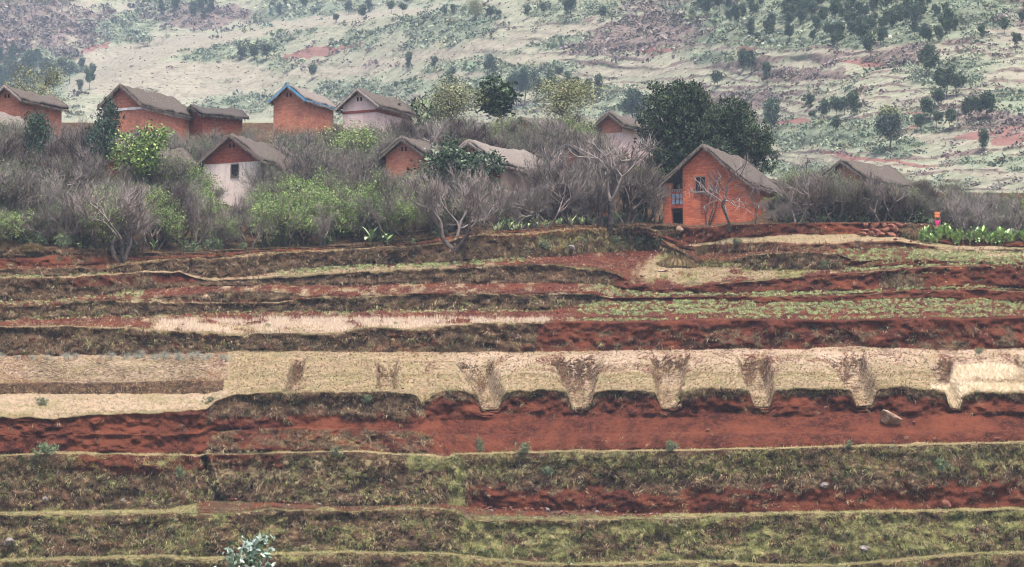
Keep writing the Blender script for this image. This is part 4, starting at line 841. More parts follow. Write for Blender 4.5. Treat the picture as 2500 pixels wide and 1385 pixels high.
# individual trees that one can point at
tree("bare_tree", BARE[0], 300, 640, hp=235, rz=.4, width=1.15, label="large bare grey tree standing alone in front on the left bank lip", nm="bare_tree", tilt=.05)
tree("bare_tree", BARE[6], 1482, 553, hp=255, rz=1.2, width=1.25, label="great bare round headed tree left of the balcony house")
tree("bare_tree", BARE[2], 1335, 556, hp=170, rz=2.2, label="forked bare tree before the beige wall, left of the great bare tree")
tree("bare_tree", BARE[4], 1110, 594, hp=225, rz=.3, width=1.1, tilt=-.12, label="many stemmed bare tree leaning from the corner where the bank steps up")
for q_, (u, v, hp, w, lb) in enumerate([(1690, 553, 165, .8, "slim dark bare tree at the left corner of the balcony house wall"), (1728, 552, 150, .8, "thin bare tree in front of the balcony house window"), (1782, 551, 175, 1.3, "arching bare tree spreading over the balcony house front"), (1843, 548, 150, .7, "single straight bare sapling before the right wall of the balcony house")]):
    tree("bare_tree", (THIN + PALE)[[0, 2, 4, 3][q_]], u, v - 1, hp=hp, rz=[.5, 2.0, 3.4, 1.0][q_], width=w, label=lb)
tree("bare_tree", PALE[1], 1945, 545, hp=180, rz=.9, width=1.1, label="pale dead looking tree with crooked limbs right of the balcony house")
tree("bare_tree", BARE[5], 2120, 543, hp=150, rz=.9, label="dark twiggy bare tree before the long grey roofed house")
tree("bare_tree", PALE[2], 2060, 543, hp=110, rz=2.4, width=1.3, tilt=.3, label="low pale tree leaning right, behind the stone wall's left")
tree("pine_tree", PINE[0], 92, Y=300, hp=232, rz=1, width=.68, label="dark green pine at the far left of the village")
tree("pine_tree", PINE[1], 258, Y=312, hp=222, rz=2, width=.75, label="dark pine touching the left end of the banded house roof")
tree("pine_tree", PINE[2], 238, Y=302, hp=210, rz=3, width=.75, label="smaller dark green pine below the tall pine")
TREES[-1][0].scale = tuple(x * .9 for x in TREES[-1][0].scale)
LUSH = crown_proto(370, rb(371, 12, (0, 0, .66), (.3, .3, .28), (.12, .12, .12)), 3200, .04, [(.12, .19, .05), (.18, .26, .07), (.08, .13, .035), (.26, .33, .11)], (.5, .02), limbs=14)
tree("lush_tree", LUSH, 350, Y=298, hp=250, rz=1, width=.95, label="bright yellow green tree in front of the small brown gable", nm="broadleaf_tree")
GLOSS = crown_proto(380, rb(381, 12, (0, 0, .66), (.42, .4, .24), (.2, .2, .12)), 4200, .05, [(.03, .055, .025), (.045, .075, .035), (.02, .035, .018), (.17, .2, .15)], (.5, .025), limbs=12)
tree("glossy_tree", GLOSS, 1112, Y=296, hp=222, rz=1, width=.95, label="dark glossy broadleaf tree hiding the brick gable of the long thatched house", nm="broadleaf_tree")
# the great dark evergreen behind the balcony house: two crowns
E1 = crown_proto(390, rb(391, 30, (0, 0, .52), (.48, .42, .34), (.19, .19, .13)) + rb(392, 8, (0, 0, .8), (.3, .3, .08), (.2, .2, .12)), 30000, .030, DG + [(.07, .095, .05)], (.2, .03), limbs=26, clump=16, thick=.022, shell=.35)
E2 = crown_proto(395, rb(396, 26, (0, 0, .46), (.46, .4, .38), (.19, .19, .13)), 24000, .031, DG + [(.07, .095, .05)], (.15, .03), limbs=22, clump=16, thick=.024, shell=.35)
tree("evergreen_tree", E1, 1676, Y=325, hp=285, rz=.5, width=.84, label="massive dark round crowned evergreen behind the balcony house, taller left crown", nm="evergreen_tree")
tree("evergreen_tree", E2, 1790, Y=322, hp=252, rz=2.5, width=.84, label="dark evergreen with drooping right side, just right of the tallest crown", nm="evergreen_tree")
for u, hp, k, w in [(1350, 185, 2, 1.0), (1368, 200, 6, 1.0), (1405, 200, 0, 1.0), (1450, 190, 4, 1.0), (1975, 130, 1, 1.0), (2015, 120, 3, 1.0), (2052, 140, 5, 1.0), (2092, 120, 7, 1.0), (2150, 130, 0, 1.0), (2185, 105, 1, 1.0), (2225, 110, 3, 1.0), (2262, 120, 5, 1.0), (1248, 120, 3, 1.0), (1290, 130, 0, 1.0), (1385, 190, 5, 1.0), (1425, 215, 7, 1.0), (1530, 190, 3, 1.0), (1570, 165, 1, 1.0), (1605, 130, 4, .8), (1205, 120, 7, 1.0)]: tree("bare_tree", BARE[k], u, Y=lipY(u) + random.uniform(2, 9), hp=hp, width=w, group="bare trees around the village")
# a belt of bare and half leafy trees, row behind row
GRP = {"bare_tree": "bare trees around the village", "leafy_tree": "half leafy green trees in the village belt", "sparse_tree": "thinly leaved trees in the village belt"}
def belt(Yoff, step, ceil_, u0, u1, fr, hmin=2.6, hmax=6.8, jit=.5, low=75):
    u = u0
    while u < u1:
        uu_ = u + random.uniform(-jit, jit) * step; Y = lipY(uu_) + Yoff + random.uniform(-2, 2); u += step * random.uniform(.8, 1.2)
        g = fr(uu_); x = random.random(); kind = "leafy_tree" if x < g[0] else ("sparse_tree" if x < g[0] + g[1] else "bare_tree")
        if random.random() > g[2] or not free(uu_, Y): continue
        h = min(random.uniform(hmax * .72, hmax), allowed(uu_, Y, ceil_(uu_) + random.uniform(-12, low)))
        if h < hmin: h = hmin * random.uniform(.8, 1)
        pr = {"leafy_tree": LEAFY, "sparse_tree": SPARSE, "bare_tree": BARE}[kind]; tree(kind, random.choice(pr), uu_, Y=Y, h=h, width=random.uniform(.85, 1.1) * (1 + .35 * (h < 4)), group=GRP[kind])
def fr_front(u):
    if u > 1900: return (.1, .45, 1)
    g = np.interp(u, [0, 100, 250, 380, 460, 560, 640, 760, 950, 1050, 1200, 1300, 1400], [.15, .1, .1, .2, .22, .15, .42, .38, .36, .3, .25, .1, 0])
    if u > 1250: return (0, .25, .75) if u < 1590 else (0, .5, .95 if u > 1905 else 0)
    return (g, .3, 1)
belt(3, 46, ceil_f, -60, 1240, fr_front, hmax=5.6)
belt(7, 38, ceil_f, -60, 2560, fr_front)
belt(13, 42, ceil_f, -60, 2560, lambda u: fr_front(u) if not 1600 < u < 1900 else (0, 0, 0))
belt(22, 36, ceil22, -60, 2560, lambda u: (.12, .45, 1) if not 1600 < u < 1900 else (0, 0, 0))
belt(31, 36, ceil_m, -60, 1570, lambda u: (.05, .42, 1), low=18)
belt(39, 38, ceil_m, -60, 1570, lambda u: (.03, .38, 1), low=18)
belt(47, 48, ceil_m, 40, 1570, lambda u: (.0, .15, .9), hmax=5.0, low=40)
for yo in (4, 10, 16): belt(yo, 44, ceil_f, 1905, 2560, lambda u: (.08, .45, 1), low=50)
# clumps low on the village ground
for i in range(84):
    u = random.uniform(-40, 2540)
    if 1600 < u < 1905: continue
    tree("bush", random.choice(BUSH), u, Y=lipY(u) + random.choice([random.uniform(1, 6), random.uniform(2, 26)]), h=random.uniform(.8, 1.8), width=random.uniform(.9, 1.4), group="low green bushes under the village trees")
# ---- trees on the hillside
def ht(kind, protos, lst, label=None, group="trees scattered on the hillside", width=1.0):
    for (u, v, hp, *w) in lst: tree(kind, random.choice(protos), u, v, hp=hp, width=(w[0] if w else 1) * width, hill_=True, group=group, label=label)
ht("hill_tree", TALLR + ROUND, [(2085, 285, 75, 1.1), (2042, 290, 65), (2012, 296, 58, .9), (1977, 268, 48), (2040, 322, 40, 1.2), (1985, 298, 34), (1885, 340, 110, .8), (2062, 282, 50), (2263, 300, 72), (2292, 268, 64, .9), (2318, 318, 56), (2247, 322, 52),
    (2366, 300, 75), (2388, 298, 72), (2410, 298, 86), (2401, 376, 70, .8), (2287, 312, 48), (2324, 310, 50), (2270, 190, 88, 1.0), (2312, 240, 90, 1.0), (2296, 232, 64), (2335, 236, 66), (2125, 148, 80, .8), (1812, 178, 68, .8), (1835, 190, 74, .8), (1752, 218, 52, 1.1), (1873, 205, 62, .9),
    (2398, 92, 40), (2452, 82, 44), (2482, 120, 48), (2495, 60, 40), (1800, 62, 44, .7), (1690, 60, 40, .8), (1460, 240, 68, .7), (1438, 232, 46), (1393, 42, 66, .9), (1100, 210, 54), (1195, 180, 50), (1060, 172, 40), (996, 176, 54, .7), (1001, 148, 26), (762, 198, 50, .8), (700, 235, 36), (587, 150, 46, .9), (650, 150, 50, 1.3), (620, 148, 42, 1.2),
    (218, 222, 62, .8), (200, 170, 34), (150, 180, 46, .9), (228, 186, 36), (196, 232, 44, .8), (118, 200, 60), (60, 190, 66, 1.1), (20, 215, 78, 1.1), (90, 165, 50), (30, 150, 46), (130, 228, 60, 1.1), (170, 205, 60, 1.1)])
ht("dark_hill_tree", ROUND, [(1545, 305, 90, 1.4), (1362, 196, 40), (1250, 225, 46), (1205, 190, 36), (1850, 108, 32), (2045, 118, 50), (2105, 108, 58)], group="dark round trees on the hillside")
ht("hill_pine", PINE, [(1283, 262, 108, .9), (1262, 262, 96, .8), (1310, 256, 92, .8), (1190, 190, 56, .9), (1385, 236, 70, .9), (1345, 232, 66, .8), (1410, 240, 60, .8)], group="blue green pines behind the village")
for q_, (u, Y_, hp, pr, w, lb) in enumerate([(1372, 345, 205, OLIVE[0], 1.15, "tall feathery olive tree behind the centre of the village"), (1100, 343, 185, OLIVE[1], 1.15, "feathery olive green tree right of the pinkish house"), (1225, 345, 165, ROUND[1], 1.4, "dark green round tree between the two feathery olive trees"),
    (1012, 342, 165, BUSH[1], .75, "glossy green conical tree at the right eave of the pinkish house"), (85, 340, 190, OLIVE[2], 1.0, "feathery olive tree above the leftmost houses")]):
    tree("olive_tree", pr, u, Y=Y_, hp=hp, width=w, label=lb, nm="broadleaf_tree")
tree("two_tone_tree", TWOTONE, 2175, 372, hp=135, width=.95, hill_=True, label="oval tree with yellow green top and dark blue green lower crown on the right slope", nm="broadleaf_tree")
# the wood at the top right: many pines and gums, each its own
for i in range(120):
    u = random.uniform(1700, 2330); v = random.uniform(8, 118)
    if math.hypot((u - 2060) / 300, (v - 66) / 62) > 1.05 and not (u < 1830 and v < 60): continue
    tree("wood_tree", random.choice(TALLR + ROUND + PINE), u, v, hp=random.uniform(36, 62), hill_=True, group="trees of the wood at the top right")
for i in range(26):
    u = random.uniform(640, 1500); v = random.uniform(5, 60)
    tree("wood_tree", random.choice(TALLR + ROUND), u, v, hp=random.uniform(26, 44), hill_=True, group="trees along the upper slope")
for i in range(16): tree("wood_tree", random.choice(TALLR + PINE), random.uniform(-20, 110), random.uniform(170, 250), hp=random.uniform(46, 72), hill_=True, group="trees filling the hollow at the far left")
for i in range(12): tree("wood_tree", random.choice(TALLR), random.uniform(380, 520), random.uniform(20, 50), hp=random.uniform(26, 44), hill_=True, group="trees on the far left ridge")
tree("yellow_tree", OLIVE[1], 1160, 45, hp=70, hill_=True, label="yellowish feathery tree near the top centre of the slope", nm="broadleaf_tree")
tree("yellow_tree", OLIVE[0], 1690, 66, hp=42, width=.6, hill_=True, label="small pale yellow tree left of the wood on the upper slope", nm="broadleaf_tree")
# ---- single bushes on the terraces
for (u, v, h, w, k_, lb) in [(110, 1118, 1.5, 1.3, 0, "broad fern like bush on the left end of the red cut bank"), (1275, 1108, 1.3, .9, 1, "pale green bush on the long ledge, left one of two"), (1642, 1104, 1.15, 1.0, 2, "small grey green bush on the long ledge, right one of two"),
    (826, 1112, .95, 1.0, 1, "grey green bush on the ledge right of the crack"), (1335, 1160, .9, 1.1, 3, "dark green bush hanging on the bank below the long ledge"), (2300, 1160, 1.6, .9, 2, "pale flowering bush on the bank at the right"), (436, 1168, 1.2, .7, 0, "dark fern bush left of the crack in the bank"),
    (893, 980, .8, 1.2, 1, "low grey bush at the corner of the pale field"), (655, 798, .42, 1.3, 2, "little blue grey bush in the straw strip, left one"), (968, 796, .5, 1.3, 2, "little blue grey bush in the straw strip, right one"), (510, 985, .8, 1.2, 1, "small grey bush at the lip of the pale grassy field"),
    (2390, 868, .9, .8, 3, "green bush behind the pale straw grass at the right"), (1800, 600, 1.0, 1.0, 2, "pale weedy clump below the red bank"), (1500, 598, 1.2, 1.2, 3, "leafy green bush on the village bank, left of three"), (1560, 600, 1.3, 1.1, 0, "leafy green bush on the village bank, middle of three"), (1610, 602, 1.1, 1.2, 3, "leafy green bush on the village bank, right of three"),
    (1325, 612, 1.3, 1.1, 0, "dark leafy bush on the village bank below the doorway"), (1425, 590, .9, 1.2, 1, "light green bush high on the village bank"), (2010, 655, 1.1, 1.1, 1, "grey green bush at the right end of the round grassy bank"), (150, 606, 1.7, .9, 3, "rounded bush with yellowish edge left of the large bare tree"),
    (1170, 1105, 1.6, .45, 1, "tall thin weed standing up from the long ledge"), (2070, 1092, .8, .8, 1, "thin weed bush on the right part of the long ledge"), (100, 990, .9, 1.1, 1, "grey bush at the left end of the pale field")]:
    tree("bush", BUSH[k_], u, v, h=h, width=w, label=lb, sink=.05)
for i in range(34): tree("grey_shrub", random.choice(GREYB), random.choice([random.uniform(-20, 560), random.uniform(300, 560), random.uniform(120, 560)]), random.uniform(872, 884), h=random.uniform(.45, .95), width=random.uniform(.9, 1.3), group="silvery shrubs along the foot of the left bank", label="silvery grey shrub in the row at the foot of the left bank", nm="silvery_shrub", sink=.03)
# ------------------------------------------------------------------ stones, walls, plants, people
STN = NM("reddish stone", .9, .15); STN = STN.out(STN.mix(STN.rng(STN.noise(2.2, 5, .7), .35, .65), (.09, .03, .022), (.26, .115, .08)))
STG = NM("grey stone", .9, .15); STG = STG.out(STG.mix(STG.rng(STG.noise(3, 5, .7), .35, .65), (.08, .065, .06), (.30, .26, .25)))
STW = NM("pale stone", .9, .15); STW = STW.out(STW.mix(STW.rng(STW.noise(3, 5, .7), .35, .65), (.16, .09, .06), (.38, .28, .21)))
def rock_mesh(seed, mat, sx=1, sy=1, sz=.7, sub=2):
    import bmesh
    b = bmesh.new(); bmesh.ops.create_icosphere(b, subdivisions=sub, radius=.5); me = bpy.data.meshes.new("stone"); r = np.random.default_rng(seed)
    pl = unit(r.normal(size=(9, 3))); dd = r.uniform(.24, .40, 9)
    for v in b.verts:
        p = np.array(v.co); n_ = float(vnoise(p[0] * 3 + seed, p[1] * 3, p[2] * 3, seed)) - .5; p = p * (1 + .35 * n_)
        for q_, k in zip(pl, dd):
            t = p.dot(q_) - k
            if t > 0: p = p - q_ * t
        v.co = (p[0] * sx, p[1] * sy, p[2] * sz)
    b.to_mesh(me); b.free(); me.materials.append(mat); return me
ROCKS = [rock_mesh(i, [STN, STN, STG, STN][i % 4], 1.1, .8, .75) for i in range(6)]
def stone(me, u, v, w, label, rz=0.0, tilt=0.0, group=None, sink=.25, nm="stone", cat="stone", hs=1.0):
    p = at(u, v); o = bpy.data.objects.new(nm, me); COL.objects.link(o); o.location = (p.x, p.y - .15, p.z + w * .25 * hs - sink * w * .3); o.scale = (w, w, w * hs); o.rotation_euler = (0, tilt, rz); return tag(o, label, cat, group)
stone(rock_mesh(40, STW, 1.5, .9, .72, 3), 2172, 1034, 1.55, "big pale brown boulder lying on the smooth red slope", .2, .35, nm="boulder", cat="boulder", sink=.1)
for a in [(1727, 1052, .34, "small orange stone alone in the middle of the red slope", STN), (2231, 1032, .3, "small dark stone just right of the big boulder", STN), (2281, 1074, .32, "small stone below and right of the big boulder", STN), (2436, 1072, .36, "small red stone near the ledge at the far right", STN),
          (2308, 1240, 1.05, "brown slab leaning at the foot of the right bank", STN), (2112, 1345, 1.0, "grey weathered rock set in the lowest green bank", STG), (1660, 566, .95, "pinkish boulder under the corner pillar of the balcony house", STW), (1641, 648, .75, "dark red block beside the dry grass mound", STN),
          (1690, 640, .95, "flat orange slab right of the dark red block", STN), (1618, 664, 1.0, "flat pinkish slab at the head of the meadow path", STW), (1571, 697, .62, "upright reddish stone at the left tip of the meadow", STN), (1568, 676, .5, "small pale stone above the upright reddish one", STW),
          (1392, 612, 1.1, "dark boulder with white spots under the village bank", STG), (607, 1256, .34, "white stone at the foot of the bank right of the crack", STW), (583, 1258, .28, "smaller white stone left of its white neighbour", STW), (705, 1236, .3, "pale stone on the red spoil ledge", STW),
          (2012, 1190, .8, "grey gnarled rock in the middle of the right bank", STG), (112, 1222, .6, "grey rock in the bank at far left", STG), (20, 1330, 1.0, "mossy grey rock at the left edge, lowest bank", STG), (300, 1225, .45, "grey rock low in the left bank", STG), (2186, 587, .42, "small dark rock left of the leafy patch, left of two", STN), (2224, 591, .34, "small dark rock touching the leafy patch", STN), (1625, 1016, .3, "small orange rock at the foot of the third mound face", STN), (1680, 605, .8, "orange slab at the foot of the village bank", STN)]:
    stone(rock_mesh(int(a[0]), a[4]), a[0], a[1], a[2], a[3], random.uniform(0, 3), random.uniform(-.3, .3), hs=.45 if "slab" in a[3] and "leaning" not in a[3] else 1.0)
for i in range(70):
    u = random.uniform(1135, 1640) if i < 56 else random.uniform(520, 820); v = np.interp(u, US, B1) - 1 + random.uniform(-1, 10) * (u > 1100)
    stone(random.choice(ROCKS), u, v, random.uniform(.16, .42), "reddish stone in the loose row along the foot of the bank" if u > 1100 else "reddish clod on the spoil ledge below the crack", random.uniform(0, 6), group="stones along the foot of the bank" if u > 1100 else "clods on the spoil ledge", sink=.1)
# dry stone wall set in the village bank
wp = at(2145, 577); wo = empty("dry_stone_wall", (wp.x, wp.y - .5, wp.z)); tag(wo, "short dry stone wall of reddish blocks left of the leafy patch", "wall")
rw = [(.5, 5, .62, .46), (.0, 6, .55, .42)]; z = -.1
for ri_ in range(3):
    x = -1.95 + .25 * ri_; k = 0
    while x < 1.75 - .1 * ri_:
        ww = random.uniform(.45, 1.05); hh_ = random.uniform(.42, .62); o = bpy.data.objects.new("block", rock_mesh(600 + ri_ * 10 + k, STN, 1.15, .9, 1.1)); COL.objects.link(o); o.parent = wo; o.location = (x + ww / 2, random.uniform(-.1, .1) + ri_ * .1, z + .24 + random.uniform(-.06, .06)); o.scale = (ww * .98, .6, hh_); o.rotation_euler = (0, random.uniform(-.35, .35), random.uniform(-.3, .3)); x += ww * .95; k += 1
    z += .40
# hay heaps at the left edge
HAY = NM("hay", 1, .03); HAY = HAY.out(HAY.mix(HAY.rng(HAY.noise(4, 5, .8, HAY.scale(HAY.coord(), 4, 4, .8)), .35, .65), (.10, .07, .035), (.24, .18, .095)))
def heap(u, v, w, h, label):
    p = at(u, v); n1_, n2_ = 28, 14; t = np.linspace(0, 1, n2_); a = np.linspace(0, 2 * np.pi, n1_, endpoint=False); A, T_ = np.meshgrid(a, t); R_ = w / 2 * np.sqrt(np.clip(1 - T_ ** 2, 0, 1)) * (1 + .12 * np.sin(A * 3 + u)); v_ = np.stack([R_ * np.cos(A), R_ * np.sin(A), T_ * h - .2], -1).reshape(-1, 3)
    i = np.arange(n1_ * n2_).reshape(n2_, n1_); f_ = np.stack([i[:-1], np.roll(i, -1, 1)[:-1], np.roll(i, -1, 1)[1:], i[1:]], -1).reshape(-1, 4); v_ += (rng.random(v_.shape) - .5) * .08
    r = rng; m = 4200; ii = r.integers(0, len(v_), m); b_, g_ = blade_tri(v_[ii], np.stack([r.normal(0, .5, m), r.normal(-.2, .5, m), r.uniform(-.8, .9, m)], -1), r.uniform(.15, .45, m), r.uniform(.025, .06, m)); g_ = np.concatenate([g_, g_[:, 2:]], 1) + len(v_)
    o = mesh_np("hay_heap", np.concatenate([v_, b_]), np.concatenate([f_, g_]), HAY); o.location = p; tag(o, label, "hay heap")
heap(-6, 607, 1.5, .8, "steep orange brown hay heap cut by the left edge"); heap(80, 608, 2.0, .42, "low straw coloured hay heap near the left edge"); heap(1652, 650, 3.4, .9, "dry grass mound by the dark red block at the meadow"); heap(1722, 616, 1.3, .55, "small reddish straw heap above the meadow")
# big leaved plants
def leafblade(L, W, arch, n=6, fold=.25):
    t = np.linspace(0, 1, n); x = L * t * (1 - .25 * arch * t); zz = L * (1 - arch) * t - L * arch * .9 * (t ** 2) + L * .35 * t; w = W * np.sin(np.pi * np.clip(t * .92 + .06, 0, 1)) ** .7 * .5
    v = np.concatenate([np.stack([x, -w, zz + fold * w], -1), np.stack([x, 0 * w, zz], -1), np.stack([x, w, zz + fold * w], -1)]); f = []
    for i in range(n - 1):
        for a in (0, 1): f.append((a * n + i, a * n + i + 1, (a + 1) * n + i + 1, (a + 1) * n + i))
    return v, np.array(f)
def big_plant(seed, nl, L, W, stem_h, cols, arch=(.2, .8), stem_r=.03):
    r = np.random.default_rng(seed); V_, F_, C_ = [], [], []; n = 0
    for i in range(nl):
        v, f = leafblade(L * r.uniform(.7, 1.15), W * r.uniform(.8, 1.2), r.uniform(*arch)); a = 2 * np.pi * (i * .382 + r.uniform(-.05, .05)); tl = r.uniform(-.2, .8); c, s = math.cos(tl), math.sin(tl)
        v = np.stack([v[:, 0] * c - v[:, 2] * s * .3, v[:, 1], v[:, 2] * c + v[:, 0] * s], -1); ca, sa = math.cos(a), math.sin(a); v = np.stack([v[:, 0] * ca - v[:, 1] * sa, v[:, 0] * sa + v[:, 1] * ca, v[:, 2] + stem_h * r.uniform(.2, 1)], -1)
        V_.append(v); F_.append(f + n); n += len(v); C_.append(np.repeat(pick(cols, 1, r), len(v), 0))
    vs, fs = seg_tubes([[0, 0, -.1, 0, 0, stem_h * .5, stem_r, stem_r * .85], [0, 0, stem_h * .5, .01, 0, stem_h, stem_r * .85, stem_r * .5]], 6)
    return [("stem", mesh_np("stem", vs, fs, SM, True, link=False)), ("leaves", mesh_np("leaves", np.concatenate(V_), np.concatenate(F_), LMG, True, cols=np.concatenate(C_), link=False))], 1.0
LMG = NM("glossy leaves", .45, .5); LMG = LMG.out(LMG.attr("tint")); SM = flat_mat("green stem", (.20, .24, .10))
BL_ = [big_plant(700 + i, 22, .40, .20, .62, [(.22, .34, .10), (.32, .44, .16), (.36, .46, .20), (.15, .25, .07), (.42, .50, .30)]) for i in range(5)]
BL2 = [big_plant(720 + i, 10, .42, .11, .3, [(.36, .48, .20), (.48, .58, .30), (.56, .62, .42)]) for i in range(3)]
BAN = [big_plant(740 + i, 8, 1.5, .42, 1.0, [(.22, .33, .14), (.32, .42, .24), (.16, .25, .10)], (.5, .95), .09) for i in range(3)]
for i in range(110):
    u = random.uniform(2246, 2520); v = random.uniform(574, 600) + (8 if u > 2330 else -2) * 0
    if v < np.interp(u, [2240, 2330, 2520], [586, 574, 580]): v += 12
    o = plant(random.choice(BL_), "leafy_plant", at(u, min(v, np.interp(u, [2240, 2300, 2520], [592, 600, 600]))) - Vector((0, 0, .05)), random.uniform(.85, 1.45), random.uniform(0, 6)); tag(o, "broad leaved bright green plant in the dense patch at the right edge", "plant", "broad leaved plants in the right hand patch")
for i in range(34):
    u = random.uniform(1205, 1475); o = plant(random.choice(BL2), "lily_plant", at(u, np.interp(u, US, L8) - random.uniform(.5, 2.5)) - Vector((0, 0, .05)), random.uniform(.9, 1.5), random.uniform(0, 6)); tag(o, "pale green strap leaved plant in the strip along the bank before the beige house", "plant", "strap leaved plants on the bank")
for u, v, Y_, h, k, lb in [(905, 602, 0, 1.05, 0, "large banana plant with spreading leaves at the foot of the green trees"), (945, 600, 0, .8, 1, "smaller banana plant right of the large one"), (195, 612, 0, .55, 2, "tiny bright banana shoot on the left red field edge"), (1008, 600, 0, .5, 2, "short light green banana shoot under the bare trees"), (1440, 0, 318, 2.1, 1, "tall banana plant at the left corner of the heavy thatched house"), (375, 612, 0, .6, 0, "small banana plant right of the large lone bare tree")]:
    p = behind(u, Y_) if Y_ else at(u, v); o = plant(BAN[k], "banana_plant", p - Vector((0, 0, .1)), h, u); tag(o, lb, "banana plant")
# the young eucalyptus close to the camera at the bottom edge
def gum():
    r = np.random.default_rng(77); Yd = 60.0; b = (1310 - HV) / F; x = (612 - 1250) / F * Yd; gz_ = float(D[0, int(col_i(612)), 2]) - (218 - Yd) * .004; top_ = ZC + .0112 * Yd; h = top_ - gz_
    o = empty("eucalyptus_sapling", (x, Yd, gz_)); tag(o, "young blue green eucalyptus poking up at the bottom edge, nearest plant to the camera", "tree")
    sg_ = []; prev_ = np.array([0, 0, -.1]); 
    for i in range(8): nx = np.array([r.normal(0, .02), r.normal(0, .02), h * (i + 1) / 8 * .97]); sg_.append([*prev_, *nx, .035 * (1 - i / 9), .035 * (1 - (i + 1) / 9)]); prev_ = nx
    tips = []
    for i in range(110):
        z = h * r.uniform(.45, .96); a = r.uniform(0, 6.28); L = (h - z) * .3 + r.uniform(.05, .36); p0 = np.array([0, 0, z]); p1 = p0 + np.array([math.cos(a) * L, math.sin(a) * L, L * .75]); p1[2] = min(p1[2], h); sg_.append([*p0, *p1, .009, .003]); tips += [(p0 + (p1 - p0) * t) for t in r.uniform(.25, 1.05, 13)]
    v1, f1 = seg_tubes(sg_, 5); mesh_np("trunk", v1, f1, flat_mat("young bark", (.25, .17, .12)), True, parent=o)
    cen = np.array(tips) + r.normal(0, .03, (len(tips), 3)); c = pick([(.12, .19, .13), (.17, .25, .19), (.08, .13, .08), (.34, .42, .38), (.45, .52, .48)], len(cen), r); v_, f_ = leaves(cen, r.uniform(.10, .18, len(cen)), .45, droop=.5, r=r); mesh_np("leaves", v_, f_, LMG, cols=np.repeat(c, 4, 0), parent=o)
gum()
